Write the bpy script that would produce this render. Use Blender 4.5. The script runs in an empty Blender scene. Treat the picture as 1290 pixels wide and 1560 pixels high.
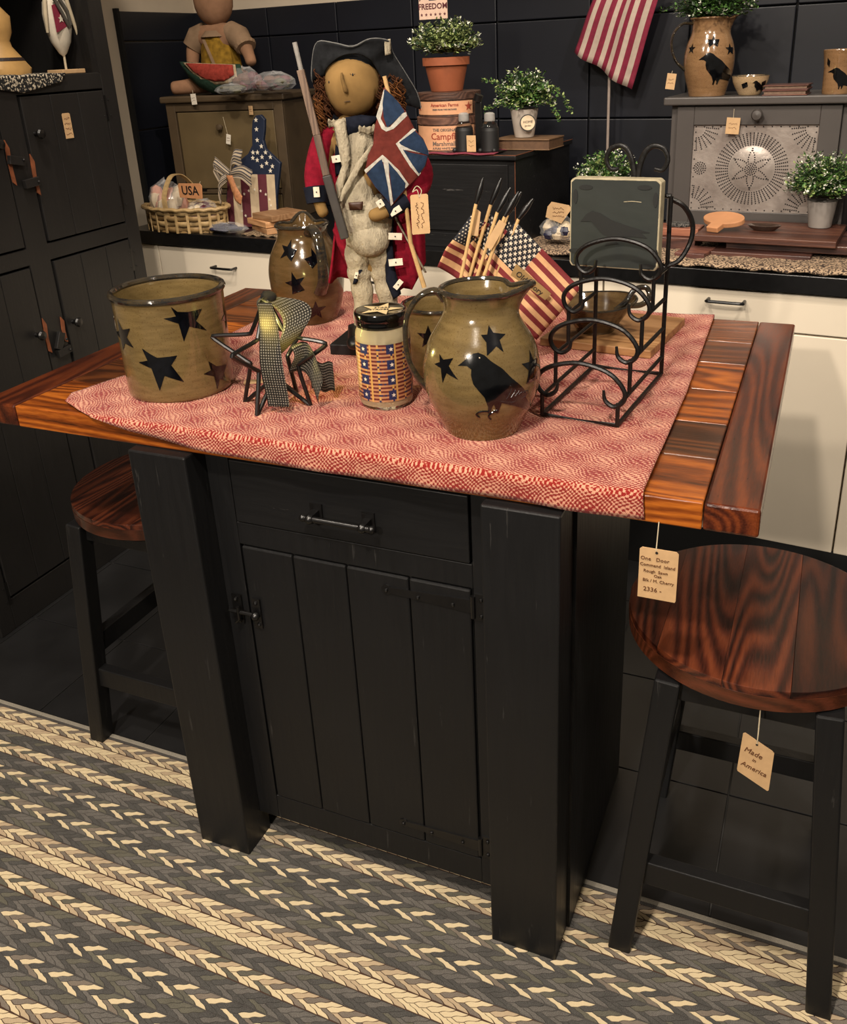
import bpy, bmesh, math, random
from mathutils import Vector, Matrix, Euler
random.seed(11)
PI=math.pi
scn=bpy.context.scene
COL=scn.collection
# ------------------------------------------------------------ camera
cd=bpy.data.cameras.new('camera'); cam=bpy.data.objects.new('camera',cd); COL.objects.link(cam)
cd.sensor_fit='AUTO'; cd.sensor_width=36; cd.lens=1370.4337/1560*36
cd.shift_x=-(661.928-645)/1560; cd.shift_y=(645.452-780)/1560
cd.clip_start=.05; cd.clip_end=50
_r=Vector((0.92036858,0.38863793,-0.04338473)); _u=Vector((-0.11253685,0.36947869,0.92239957)); _f=Vector((-0.37450919,0.8440652,-0.38379266))
cam.matrix_world=Matrix(((_r.x,_u.x,-_f.x,1.3301),(_r.y,_u.y,-_f.y,-1.0715),(_r.z,_u.z,-_f.z,1.466),(0,0,0,1)))
scn.camera=cam
# ------------------------------------------------------------ world, lights, exposure
w=bpy.data.worlds.new('world'); scn.world=w; w.use_nodes=True
w.node_tree.nodes['Background'].inputs[0].default_value=(1,.86,.7,1); w.node_tree.nodes['Background'].inputs[1].default_value=.14
def lamp(name,loc,target,power,radius=.07,spot=None,col=(1,.88,.745)):
    l=bpy.data.lights.new(name,'SPOT' if spot else 'POINT'); l.energy=power; l.color=col; l.shadow_soft_size=radius
    if spot: l.spot_size=math.radians(spot); l.spot_blend=.7
    o=bpy.data.objects.new(name,l); COL.objects.link(o); o.location=loc
    o.rotation_euler=(Vector(target)-Vector(loc)).to_track_quat('-Z','Y').to_euler(); return o
lamp('track_spot',(.98,-1.14,2.6),(.8,.2,.7),150,.06,100)
lamp('track_spot',(-.15,-.75,2.6),(.4,.3,.7),80,.06,90)
lamp('track_spot',(2.1,-.5,2.6),(1.1,.3,.6),70,.06,90)
lamp('track_spot',(1.7,.45,2.6),(1.15,1.75,1.1),75,.05,90)
lamp('track_spot',(.62,.35,2.6),(.25,1.7,1.1),75,.05,90)
lamp('track_spot',(-.2,.5,2.6),(-.6,1.6,1.15),52,.05,80)
lamp('track_spot',(.55,-3.1,2.6),(.6,-.1,.15),330,.07,55)
scn.view_settings.view_transform='Standard'; scn.view_settings.look='None'; scn.view_settings.gamma=1; scn.view_settings.use_curve_mapping=False
scn.view_settings.exposure=0.08

# ------------------------------------------------------------ helpers
def sc(h):
    if isinstance(h,tuple): return h+(1,) if len(h)==3 else h
    c=[int(h[i:i+2],16)/255 for i in (0,2,4)]
    return tuple((x/12.92 if x<=.04045 else ((x+.055)/1.055)**2.4) for x in c)+(1,)
class NT:
    def __init__(s,m): s.t=m.node_tree; s.n=s.t.nodes; s.l=s.t.links; s.b=s.n['Principled BSDF']
    def add(s,ty,ins=None,**kw):
        n=s.n.new(ty)
        for k,v in kw.items(): setattr(n,k,v)
        for k,v in (ins or {}).items():
            if hasattr(v,'is_output') or isinstance(v,bpy.types.NodeSocket): s.l.new(v,n.inputs[k])
            else: n.inputs[k].default_value=v
        return n
    def m(s,op,a,b=0.,c=0.): return s.add('ShaderNodeMath',{0:a,1:b,2:c},operation=op).outputs[0]
    def mix(s,f,a,b):
        n=s.add('ShaderNodeMix',data_type='RGBA')
        for i,v in ((0,f),(6,a),(7,b)):
            if isinstance(v,bpy.types.NodeSocket): s.l.new(v,n.inputs[i])
            else: n.inputs[i].default_value=v
        return n.outputs[2]
    def ramp(s,f,st):
        n=s.n.new('ShaderNodeValToRGB'); s.l.new(f,n.inputs[0]); e=n.color_ramp.elements
        while len(e)<len(st): e.new(.5)
        for el,(p,c) in zip(e,st): el.position=p; el.color=c
        return n.outputs[0]
    def noise(s,vec,scale,detail=3,rough=.5):
        return s.add('ShaderNodeTexNoise',{'Vector':vec,'Scale':scale,'Detail':detail,'Roughness':rough}).outputs[0]
    def bump(s,h,st,d=.01):
        n=s.add('ShaderNodeBump',{'Height':h,'Strength':st,'Distance':d}); s.l.new(n.outputs[0],s.b.inputs['Normal'])
    def set(s,k,v):
        if isinstance(v,bpy.types.NodeSocket): s.l.new(v,s.b.inputs[k])
        else: s.b.inputs[k].default_value=v
def newmat(name):
    m=bpy.data.materials.new(name); m.use_nodes=True; return m,NT(m)
MC={}
def plain(name,col,rough=.5,var=.12,scale=40,metal=0,coat=0,bump=0,spec=.5,sheen=0):
    """a mottled procedural surface"""
    if name in MC: return MC[name]
    m,t=newmat(name); c=sc(col)
    oc=t.add('ShaderNodeTexCoord').outputs['Object']; n=t.noise(oc,scale,4)
    lo=tuple(x*(1-var) for x in c[:3])+(1,); hi=tuple(min(1,x*(1+var)) for x in c[:3])+(1,)
    t.set('Base Color',t.ramp(n,[(.3,lo),(.7,hi)])); t.set('Roughness',rough); t.set('Metallic',metal); t.set('Coat Weight',coat); t.set('Coat Roughness',.08); t.set('Specular IOR Level',spec)
    if sheen: t.set('Sheen Weight',sheen)
    if bump: t.bump(n,bump,.004)
    MC[name]=m; return m
def wood(name,c1,c2,c3,axis='X',rough=.35,scale=1.,coat=.15,cath=.6):
    """oak like grain running along axis; every object gets its own offset and tone"""
    if name in MC: return MC[name]
    m,t=newmat(name); oc=t.add('ShaderNodeTexCoord').outputs['Object']; oi=t.add('ShaderNodeObjectInfo').outputs['Random']
    off=t.add('ShaderNodeCombineXYZ',{0:t.m('MULTIPLY',oi,7.3),1:t.m('MULTIPLY',oi,3.1),2:t.m('MULTIPLY',oi,5.7)}).outputs[0]
    v=t.add('ShaderNodeVectorMath',{0:oc,1:off},operation='ADD').outputs[0]
    k={'X':(.1,1,1),'Y':(1,.1,1),'Z':(1,1,.1)}[axis]; k=tuple(x*scale for x in k)
    v=t.add('ShaderNodeVectorMath',{0:v,1:k},operation='MULTIPLY').outputs[0]
    n1=t.noise(v,5.5,1.5); fine=t.noise(v,330,2,.6); mid=t.noise(v,22,3,.6)
    ring=t.m('SINE',t.m('MULTIPLY',n1,170.)); ring=t.m('ADD',t.m('MULTIPLY',ring,.5*cath),t.m('MULTIPLY',fine,.9))
    f=t.m('ADD',t.m('MULTIPLY',ring,.45),t.m('MULTIPLY',mid,.5))
    col=t.ramp(f,[(.18,sc(c3)),(.42,sc(c2)),(.75,sc(c1))])
    tone=t.m('ADD',t.m('MULTIPLY',t.m('FRACT',t.m('MULTIPLY',oi,17.)),.95),.5)
    col=t.add('ShaderNodeVectorMath',{0:col,'Scale':tone},operation='SCALE').outputs[0]
    t.set('Base Color',col); t.set('Roughness',t.m('ADD',rough,t.m('MULTIPLY',fine,.15))); t.set('Coat Weight',coat); t.set('Coat Roughness',.15); t.bump(t.m('ADD',ring,mid),.25,.0015)
    MC[name]=m; return m
def blackpaint(name='black_paint',axis='Z',col=(.0042,.0042,.0045),rough=.42,scr=.10):
    if name in MC: return MC[name]
    m,t=newmat(name); oc=t.add('ShaderNodeTexCoord').outputs['Object']
    k={'X':(.08,1,1),'Y':(1,.08,1),'Z':(1,1,.08)}[axis]
    v=t.add('ShaderNodeVectorMath',{0:oc,1:k},operation='MULTIPLY').outputs[0]
    g=t.noise(v,120,3,.6); big=t.noise(oc,5,3); wear=t.noise(v,75,4,.75)
    f=t.m('MULTIPLY',t.m('GREATER_THAN',wear,.67),scr)
    base=t.mix(big,col+(1,),tuple(x*1.9 for x in col)+(1,))
    t.set('Base Color',t.mix(f,base,(.16,.15,.14,1))); t.set('Specular IOR Level',.38); t.set('Roughness',t.m('ADD',rough-.08,t.m('MULTIPLY',g,.2))); t.bump(g,.35,.0012)
    MC[name]=m; return m
class MB:
    def __init__(s): s.v=[];s.f=[];s.m=[];s.uv={}
    def add(s,vs,fs,mi=0):
        o=len(s.v); s.v+= [tuple(v) for v in vs]; s.f+=[tuple(i+o for i in f) for f in fs]; s.m+=[mi]*len(fs); return s
    def box(s,c,d,rz=0,mi=0,R=None):
        x,y,z=[a/2 for a in d]; vs=[Vector((i*x,j*y,k*z)) for i in(-1,1) for j in(-1,1) for k in(-1,1)]
        R=R or Matrix.Rotation(rz,3,'Z'); vs=[R@v+Vector(c) for v in vs]
        return s.add(vs,[(0,1,3,2),(4,6,7,5),(0,4,5,1),(2,3,7,6),(0,2,6,4),(1,5,7,3)],mi)
    def bb(s,x0,x1,y0,y1,z0,z1,mi=0): return s.box(((x0+x1)/2,(y0+y1)/2,(z0+z1)/2),(x1-x0,y1-y0,z1-z0),mi=mi)
    def tube(s,path,rad,seg=10,mi=0,closed=False,cap=True,sq=1.):
        P=[Vector(p) for p in path]; n=len(P); R=rad if isinstance(rad,(list,tuple)) else [rad]*n
        T=[]
        for i in range(n):
            a=P[(i-1)%n] if closed else P[max(i-1,0)]; b=P[(i+1)%n] if closed else P[min(i+1,n-1)]
            d=(b-a); T.append(d.normalized() if d.length>1e-9 else Vector((0,0,1)))
        up=Vector((0,0,1)) if abs(T[0].z)<.9 else Vector((1,0,0)); N=T[0].cross(up).normalized(); vs=[]
        for i in range(n):
            N=(N-T[i]*N.dot(T[i])); N=N.normalized() if N.length>1e-6 else T[i].orthogonal().normalized()
            B=T[i].cross(N)
            for k in range(seg):
                a=2*PI*k/seg; vs.append(P[i]+(N*math.cos(a)+B*math.sin(a)*sq)*R[i])
        fs=[]; L=n if closed else n-1
        for i in range(L):
            j=(i+1)%n
            for k in range(seg): fs.append((i*seg+k,i*seg+(k+1)%seg,j*seg+(k+1)%seg,j*seg+k))
        if cap and not closed: fs+= [tuple(range(seg))[::-1],tuple((n-1)*seg+k for k in range(seg))]
        return s.add(vs,fs,mi)
    def bar(s,a,b,w,h=None,mi=0,up=(0,0,1)):
        a,b=Vector(a),Vector(b); d=(b-a).normalized(); u=Vector(up); x=d.cross(u)
        x=(x if x.length>1e-4 else Vector((1,0,0))).normalized(); y=x.cross(d); h=h or w
        vs=[p+x*i*w/2+y*j*h/2 for p in (a,b) for i,j in((-1,-1),(1,-1),(1,1),(-1,1))]
        return s.add(vs,[(3,2,1,0),(4,5,6,7),(0,1,5,4),(1,2,6,5),(2,3,7,6),(3,0,4,7)],mi)
    def lathe(s,prof,seg=32,c=(0,0,0),mi=0,sx=1,sy=1,warp=None):
        n=len(prof);vs=[]
        for z,r_ in prof:
            for k in range(seg):
                a=2*PI*k/seg; rr,zz=(r_,z) if warp is None else warp(a,z,r_)
                vs.append((c[0]+rr*math.cos(a)*sx,c[1]+rr*math.sin(a)*sy,c[2]+zz))
        fs=[(i*seg+k,i*seg+(k+1)%seg,(i+1)*seg+(k+1)%seg,(i+1)*seg+k) for i in range(n-1) for k in range(seg)]
        if prof[0][1]>1e-6: fs.append(tuple(range(seg))[::-1])
        if prof[-1][1]>1e-6: fs.append(tuple((n-1)*seg+k for k in range(seg)))
        return s.add(vs,fs,mi)
    def ball(s,c,r_,seg=16,mi=0,R=None):
        r_=r_ if isinstance(r_,(tuple,list)) else (r_,)*3; n=seg//2; vs=[]
        for i in range(n+1):
            p=PI*i/n
            for k in range(seg):
                a=2*PI*k/seg; v=Vector((r_[0]*math.sin(p)*math.cos(a),r_[1]*math.sin(p)*math.sin(a),-r_[2]*math.cos(p)))
                vs.append((R@v if R else v)+Vector(c))
        return s.add(vs,[(i*seg+k,i*seg+(k+1)%seg,(i+1)*seg+(k+1)%seg,(i+1)*seg+k) for i in range(n) for k in range(seg)],mi)
    def grid(s,fn,nu,nv,mi=0,matfn=None,uv=False):
        o=len(s.v)
        for j in range(nv+1):
            for i in range(nu+1):
                s.v.append(tuple(fn(i/nu,j/nv)))
                if uv: s.uv[len(s.v)-1]=(i/nu,j/nv)
        for j in range(nv):
            for i in range(nu):
                a=o+j*(nu+1)+i; s.f.append((a,a+1,a+nu+2,a+nu+1)); s.m.append(matfn(i,j) if matfn else mi)
        return s
    def ext(s,poly,z0,z1,mi=0,fr=None):
        """prism from an outline; fr maps (x,y,z)->point"""
        n=len(poly); fr=fr or (lambda x,y,z:(x,y,z))
        vs=[fr(x,y,z0) for x,y in poly]+[fr(x,y,z1) for x,y in poly]
        return s.add(vs,[tuple(range(n))[::-1],tuple(range(n,2*n))]+[(i,(i+1)%n,(i+1)%n+n,i+n) for i in range(n)],mi)
def finish(o,mats,smooth,bevel,solid,angle=40):
    me=o.data
    for m in (mats if isinstance(mats,(list,tuple)) else [mats]): me.materials.append(m)
    if smooth:
        me.polygons.foreach_set('use_smooth',[True]*len(me.polygons))
        if smooth!='all':
            try: me.set_sharp_from_angle(angle=math.radians(angle))
            except Exception: pass
    if solid: md=o.modifiers.new('solid','SOLIDIFY'); md.thickness=solid; md.offset=0
    if bevel: md=o.modifiers.new('bevel','BEVEL'); md.width=bevel; md.segments=2; md.limit_method='ANGLE'
def build(name,mb,mats,parent=None,smooth=False,bevel=0,solid=0,loc=None,rz=0,fixn=True,label=None):
    me=bpy.data.meshes.new(name); me.from_pydata(mb.v,[],mb.f); 
    if max(mb.m,default=0)>0: me.polygons.foreach_set('material_index',mb.m)
    if mb.uv:
        ul=me.uv_layers.new(name='UVMap')
        for lp in me.loops:
            if lp.vertex_index in mb.uv: ul.data[lp.index].uv=mb.uv[lp.vertex_index]
    if fixn:
        bm=bmesh.new(); bm.from_mesh(me); bmesh.ops.recalc_face_normals(bm,faces=bm.faces); bm.to_mesh(me); bm.free()
    me.update(); o=bpy.data.objects.new(name,me); COL.objects.link(o)
    finish(o,mats,smooth,bevel,solid)
    if parent is not None: o.parent=parent
    if loc: o.location=loc
    if rz: o.rotation_euler=(0,0,rz)
    if label: o['label']=label
    return o
def tag(o,label,cat,group=None,kind=None):
    if label: o['label']=label
    if cat: o['category']=cat
    if group: o['group']=group
    if kind: o['kind']=kind
    return o
def thing(name,label,cat,loc=(0,0,0),rz=0,group=None):
    o=bpy.data.objects.new(name,None); COL.objects.link(o); o.location=loc; o.rotation_euler=(0,0,rz); o.empty_display_size=.05
    return tag(o,label,cat,group)
def curve(pts,n=6,closed=False):
    """Catmull-Rom through the points"""
    P=[Vector(p) for p in pts]; out=[]; L=len(P); rng=range(L) if closed else range(L-1)
    for i in rng:
        p0=P[(i-1)%L] if closed or i>0 else P[0]*2-P[1]; p1=P[i]; p2=P[(i+1)%L]; p3=P[(i+2)%L] if closed or i+2<L else P[-1]*2-P[-2]
        for k in range(n):
            t=k/n; out.append(.5*((2*p1)+(p2-p0)*t+(2*p0-5*p1+4*p2-p3)*t*t+(3*p1-p0-3*p2+p3)*t**3))
    if not closed: out.append(P[-1])
    return out
def star(r1,r2=None,n=5,rot=PI/2,sx=1,sy=1):
    r2=r2 or r1*.42
    return [((r1 if i%2==0 else r2)*math.cos(rot+PI*i/n)*sx,(r1 if i%2==0 else r2)*math.sin(rot+PI*i/n)*sy) for i in range(2*n)]
def slicepoly(poly,step,fn):
    """fill an outline, cut it into small cells and map (x,y)->3D with fn; returns MB"""
    bm=bmesh.new(); f=bm.faces.new([bm.verts.new((x,y,0)) for x,y in poly]); bmesh.ops.triangulate(bm,faces=[f])
    xs=[p[0] for p in poly]; ys=[p[1] for p in poly]
    for ax,(lo,hi) in ((0,(min(xs),max(xs))),(1,(min(ys),max(ys)))):
        c=lo+step
        while c<hi:
            co=[0,0,0]; no=[0,0,0]; co[ax]=c; no[ax]=1
            bmesh.ops.bisect_plane(bm,geom=bm.verts[:]+bm.edges[:]+bm.faces[:],plane_co=co,plane_no=no,dist=1e-7); c+=step
    bm.verts.index_update(); mb=MB(); mb.add([fn(v.co.x,v.co.y) for v in bm.verts],[[v.index for v in f.verts] for f in bm.faces]); bm.free(); return mb
def edged(poly,x,y):
    d=1e9
    for i in range(len(poly)):
        ax,ay=poly[i]; bx,by=poly[(i+1)%len(poly)]; dx,dy=bx-ax,by-ay; L=dx*dx+dy*dy or 1e-12
        t=max(0,min(1,((x-ax)*dx+(y-ay)*dy)/L)); d=min(d,math.hypot(ax+t*dx-x,ay+t*dy-y))
    return d
def panel(name,poly,y,mat,parent,bulge=.01,k=.012,step=.006,thick=.0025,fold=0,ff=90,label=None,curv=0):
    """a cloth panel: outline in local x,z; bulges toward the viewer (-y)"""
    cx=sum(p[0] for p in poly)/len(poly)
    def fn(a,b):
        e=edged(poly,a,b); return (a,y-bulge*(1-math.exp(-e/k))+fold*math.sin(a*ff*2+b*ff*.35)+curv*(a-cx)**2,b)
    return build(name,slicepoly(poly,step,fn),mat,parent,smooth='all',solid=thick,label=label)
def interp(prof,z):
    for (a,ra),(b,rb) in zip(prof,prof[1:]):
        if a<=z<=b: return ra+(rb-ra)*(z-a)/(b-a)
    return prof[-1][1] if z>prof[-1][0] else prof[0][1]
def fine(prof): return [(v.z,v.x) for v in curve([(r_,0,z) for z,r_ in prof],4)]
def decal_abs(name,pts,prof,mat,parent,off=.0009,step=.006,warp=None):
    """glaze figure on a turned pot: pts are (degrees, height)"""
    prof=fine(prof) if len(prof)<20 else prof; R=max(r_ for _,r_ in prof); poly=[(math.radians(a)*R,z) for a,z in pts]
    def fn(x,z):
        a=x/R; r_=interp(prof,z)+off; return (r_*math.cos(a),r_*math.sin(a),z)
    return build(name,slicepoly(poly,step,fn),mat,parent,smooth='all')
def decal_star(name,deg,z,size,prof,mat,parent,rot=0,jit=.15,off=.0009):
    R=interp(prof,z); rd=random.Random(int(deg*7+z*1000)); p=star(size,size*.4,rot=PI/2+rot)
    p=[(x*(1+jit*(rd.random()-.3)),y*(1+jit*(rd.random()-.3))) for x,y in p]
    return decal_abs(name,[(deg+math.degrees(x/R),z+y) for x,y in p],prof,mat,parent,off)
def text(name,s,size,mat,parent,loc,rot=(PI/2,0,0),ext=.0003,align='CENTER',bold=0,label=None):
    cu=bpy.data.curves.new(name,'FONT'); cu.body=s; cu.size=size; cu.extrude=ext; cu.align_x=align; cu.align_y='CENTER'; cu.resolution_u=2; cu.offset=bold; cu.space_line=.85
    t=bpy.data.objects.new(name,cu); COL.objects.link(t); dg=bpy.context.evaluated_depsgraph_get()
    me=bpy.data.meshes.new_from_object(t.evaluated_get(dg)); bpy.data.objects.remove(t); me.materials.clear(); me.materials.append(mat)
    o=bpy.data.objects.new(name,me); COL.objects.link(o); o.location=loc; o.rotation_euler=rot; o.parent=parent
    if label: o['label']=label
    return o
def scribble(x0,x1,z,h,rd,y):
    n=max(8,int((x1-x0)/.0016)); return [(x0+(x1-x0)*i/n, y, z+h*(rd.random()-.5)) for i in range(n+1)]
AL=math.radians(-5.5)
BES=Vector((math.cos(AL),math.sin(AL),0)); BED=Vector((-math.sin(AL),math.cos(AL),0)); B0=Vector((0,1.402,0))
def bk(s,d,z): return tuple(B0+BES*s+BED*d+Vector((0,0,z)))      # along the back counter, depth from its front edge, height
# ------------------------------------------------------------ materials
M_black=blackpaint('black_paint'); M_blackX=blackpaint('black_paint_x','X',scr=.3); M_blackY=blackpaint('black_paint_y','Y')
M_cup=blackpaint('cupboard_paint','Z',(.0085,.0078,.0074),.42,.05)
M_navy=plain('wall_panel_paint','14161d',.38,.25,3); M_seam=plain('dark_seam','050505',.8)
M_wall=plain('wall_cream_paint','b9ab97',.75,.05,8); M_tile=plain('slate_tile','1b1b1c',.42,.35,6,bump=.3); M_grout=plain('grout','3c3b39',.9)
M_cream=plain('cream_cabinet_paint','d6cab6',.42,.03,5); M_ctr=plain('black_countertop','0d0d0e',.3,.3,60)
M_iron=plain('black_iron','0b0a0a',.34,.3,60,spec=.6); M_ironm=plain('wrought_iron','100e0d',.38,.35,90,metal=.2,bump=.25)
M_oak=wood('oak_plank','bd6a22','7d3c10','281006','X',.24,1.,.5); M_oakB=wood('oak_plank_brown','7a431d','4a240f','1f0d06','X',.24,1.,.5); M_oakY=wood('oak_breadboard','86401c','532312','220c07','Y',.24,1.,.5)
M_seat=wood('stool_seat_wood','5f2e19','3e1a0f','1a0906','Y',.25,1.2,.45,.9); M_seatX=wood('stool_seat_edge','5c2c1a','43200f','241009','X',.3,1.,.3)
M_bare=plain('bare_worn_wood','7a4428',.6,.25,60); M_brown=wood('cupboard_inside','2c1712','1d0f0c','0d0706','Z',.6,1,0)
M_tag=plain('kraft_tag','bd9a70',.7,.08,60); M_tagw=plain('white_tag','d9d0c0',.7,.05,60); M_str=plain('twine','b7a98e',.8); M_ink=plain('dark_ink','1b1410',.6,.1)
M_brownink=plain('brown_ink','5a3418',.7)
M_gl=plain('glaze_blue_black','06070b',.1,.5,90,coat=.6); M_white=plain('white_cloth','cfc5b2',.8,.1,60)
def stoneware(name,c,c2,rough=.16):
    m,t=newmat(name); oc=t.add('ShaderNodeTexCoord').outputs['Object']
    v=t.add('ShaderNodeVectorMath',{0:oc,1:(1,1,5)},operation='MULTIPLY').outputs[0]
    a=t.noise(v,22,4,.6); sp=t.noise(oc,420,2,.6)
    col=t.mix(t.ramp(a,[(.35,(0,0,0,1)),(.65,(1,1,1,1))]),sc(c),sc(c2)); col=t.mix(t.m('MULTIPLY',t.m('GREATER_THAN',sp,.62),.55),col,sc('4a3516'))
    t.set('Base Color',col); t.set('Roughness',rough); t.set('Coat Weight',.5); t.set('Coat Roughness',.06); t.bump(t.m('ADD',sp,a),.1,.001); return m
M_stone=stoneware('olive_stoneware','5c4c2e','6c5a38'); M_stone2=stoneware('brown_stoneware','4c3a20','5a452a'); M_rim=stoneware('dark_rim_glaze','1c1c1c','3a3224',.08); M_stoneB=stoneware('tan_stoneware','7c5e40','8a6a4a')
# ------------------------------------------------------------ floor
fl=build('floor',MB().bb(-3,4.2,-2.6,2.6,-.06,-.004),M_grout); tag(fl,None,None,None,'structure')
tl=[MB().bb(-.1585,.1585,-.1585,.1585,-.004,.0)]
tmesh=None
for i in range(-3,9):
    for j in range(-1,6):
        x=-.322+.32*i+.16; y=.15+.32*j+.16
        if tmesh is None:
            o=build('floor_tile',tl[0],M_tile,fl,bevel=.0012,loc=(x,y,0)); tmesh=o
        else:
            o=tmesh.copy(); COL.objects.link(o); o.parent=fl; o.location=(x,y,random.uniform(-.0006,0))
# ------------------------------------------------------------ walls
wb=build('wall_back',MB().add([bk(-1.4,.66,-.02),bk(3.4,.66,-.02),bk(3.4,.66,2.75),bk(-1.4,.66,2.75),bk(-1.4,.78,-.02),bk(3.4,.78,-.02),bk(3.4,.78,2.75),bk(-1.4,.78,2.75)],[(0,1,2,3),(4,7,6,5),(0,4,5,1),(3,2,6,7),(0,3,7,4),(1,5,6,2)]),M_wall); tag(wb,None,None,None,'structure')
wl=build('wall_left',MB().bb(-1.2,-1.066,-2.6,2.35,-.02,2.75),M_wall); tag(wl,None,None,None,'structure')
pm=None
zs=[.913,1.235,1.54,1.641]; ss=[-1.16,-.76,-.445,-.13,.19,.515,.83,1.13,1.44,1.75,2.06]
for r_ in range(3):
    for c_ in range(len(ss)-1):
        x0,x1,z0,z1=ss[c_],ss[c_+1],zs[r_],zs[r_+1]
        b=MB().box((0,0,0),(x1-x0-.004,.014,z1-z0-.004)); c=bk((x0+x1)/2,.648,(z0+z1)/2)
        build('wall_panel',b,M_navy,wb,bevel=.003,loc=c,rz=AL)
build('panel_backing',MB().box((0,0,0),(3.3,.008,.75)),M_seam,wb,loc=bk(.5,.658,1.262),rz=AL)
for k,(z0,z1) in enumerate(((.913,1.235),(1.235,1.54),(1.54,1.641))):
    build('wall_panel',MB().bb(-1.064,-1.05,1.715,2.16,z0+.002,z1-.002),M_navy,wl,bevel=.003)
build('panel_edge_trim',MB().bb(-1.064,-1.046,1.70,1.713,.86,1.648),M_seam,wl)
# ------------------------------------------------------------ tall black cupboard on the left
cu=thing('cupboard','tall black painted farmhouse cupboard with plank doors and open top shelf','cupboard',(-.655,.36,0))
def cb(y0,y1,z0,z1,x0=-.4,x1=0,mb=None): return (mb or MB()).bb(x0,x1,y0-.36,y1-.36,z0,z1)
f=MB()
for y0,y1 in ((.36,.41),(1.13,1.185)): cb(y0,y1,.0,2.1,-.022,0,f)
cb(.732,.808,.09,1.405,-.022,0,f)
for z0,z1 in ((.0,.095),(.969,1.014),(1.403,1.447),(1.95,2.1)): cb(.41,1.13,z0,z1,-.0219,-.0001,f)
build('face_frame',f,M_cup,cu,bevel=.002)
b=MB(); cb(1.167,1.185,0,2.1,-.405,-.022,b); cb(.36,.378,0,2.1,-.405,-.022,b); cb(.378,1.167,2.08,2.1,-.405,-.022,b); build('side_panels',b,M_cup,cu)
b=MB(); cb(.378,1.167,0,2.08,-.405,-.395,b); cb(.378,1.167,1.425,1.445,-.395,-.022,b); build('inside',b,M_brown,cu)
build('inner_bead',MB().bb(-.0225,.002,.766,.769,1.447,1.95),M_cup,cu)
def cupdoor(y0,y1,z0,z1,knob,latch,hinges,n=3):
    d=build('door',MB().bb(-.02,-.006,y0-.36+.003,y1-.36-.003,z0+.003,z1-.003),M_seam,cu)
    w_=(y1-y0-.006)/n
    for k in range(n):
        a=y0-.36+.003+w_*k
        build('board',MB().bb(-.014,.003,a+.0006,a+w_-.0006,z0+.003,z1-.003),M_cup,d,bevel=.0018)
    build('knob',MB().lathe([(0,.007),(.006,.0055),(.012,.007),(.016,.0125),(.022,.014),(.027,.011),(.029,0)],16),M_iron,d,smooth=True,loc=(.003,knob[0]-.36,knob[1])).rotation_euler=(0,PI/2,0)
    m=MB(); ly,lz,ang=latch; R=Matrix.Rotation(math.radians(ang),3,'X'); m.box((.012,ly-.36,lz),(.012,.05,.022),R=R); m.ball((.02,ly-.36+.018,lz+.0),.004,8)
    build('turn_latch',m,M_cup,d,bevel=.003)
    for hy,hz in hinges:
        m=MB()
        for dz in (-.022,.022):
            for dy in (-.013,.013): m.ball((.003,hy-.36+dy,hz+dz),.0022,8)
        m.bb(0,.002,hy-.36-.004,hy-.36+.004,hz-.035,hz+.035); build('hinge',m,M_iron,d)
    return d
cupdoor(.811,1.128,1.017,1.401,(.842,1.303),(.786,1.183,4),[(1.129,1.09),(1.129,1.35)])
cupdoor(.412,.73,1.017,1.401,(.70,1.29),(.751,1.244,-12),[(.411,1.09),(.411,1.33)])
cupdoor(.811,1.128,.10,.966,(.839,.781),(.775,.712,5),[(1.129,.90),(1.129,.2)])
cupdoor(.412,.73,.10,.966,(.70,.782),(.768,.745,62),[(.411,.116),(.411,.88)])
for y_,z_,h_ in ((.812,1.195,.085),(.738,1.235,.09),(.80,.765,.06),(.735,.765,.08)):
    m=MB(); m.ext([(-.0045,-h_*.5),(.006,-h_*.6),(.0035,0),(.007,h_*.45),(-.003,h_*.7),(-.007,h_*.1)],0,.0035,fr=lambda a,b,c:(c-.0005+.0008,y_-.36+a,z_+b)); build('worn_edge',m,M_bare,cu)
t=thing('price_tag','small kraft price tag on the upper right cupboard door','tag',(-.650,.961,1.313))
build('card',MB().ext([(-.015,-.033),(.015,-.033),(.015,.031),(.011,.034),(-.011,.034),(-.015,.031)],0,.001,fr=lambda a,b,c:(c,a,b)),M_tag,t)
rd=random.Random(3); m=MB()
for k in range(4): m.tube([(.0012,y,z) for y,_,z in scribble(-.011,.011,.02-.014*k,.007,rd,0)],.0006,4)
build('handwriting',m,M_brownink,t)
# goose figure, seated tan figure and mat on the shelf
g=thing('snowman_figure','slim white painted wooden figure with red star vest on a stick base','figurine',(-.76,1.11,1.447))
build('base',MB().bb(-.03,.03,-.045,.045,0,.012),M_tag,g,bevel=.002)
build('stick',MB().tube([(0,0,.01),(0,.002,.06)],.0035),M_str,g)
build('body',MB().lathe([(.045,0),(.055,.014),(.085,.035),(.12,.046),(.16,.047),(.19,.040),(.215,.02),(.225,.006),(.25,.02),(.27,.03),(.29,.02),(.3,0)],20,sy=.95,sx=.6),M_white,g,smooth=True)
build('vest',MB().ext([(-.035,.11),(.004,.125),(.0,.155),(-.014,.185),(-.036,.18)],0.024,.028,fr=lambda a,b,c:(c,a,b)),plain('crimson_felt','7c1f35',.8),g)
build('star',MB().ext([(x-.014,z+.145) for x,z in star(.011)],.0282,.03,fr=lambda a,b,c:(c,a,b)),M_white,g)
for q in ([(.01,-.042,.2),(.015,-.055,.16),(.01,-.055,.11)],[(.01,.04,.2),(.01,.05,.15),(.01,.062,.10)]): build('arm',MB().tube(q,[.006,.006,.004]),M_str,g,smooth=True)
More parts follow.
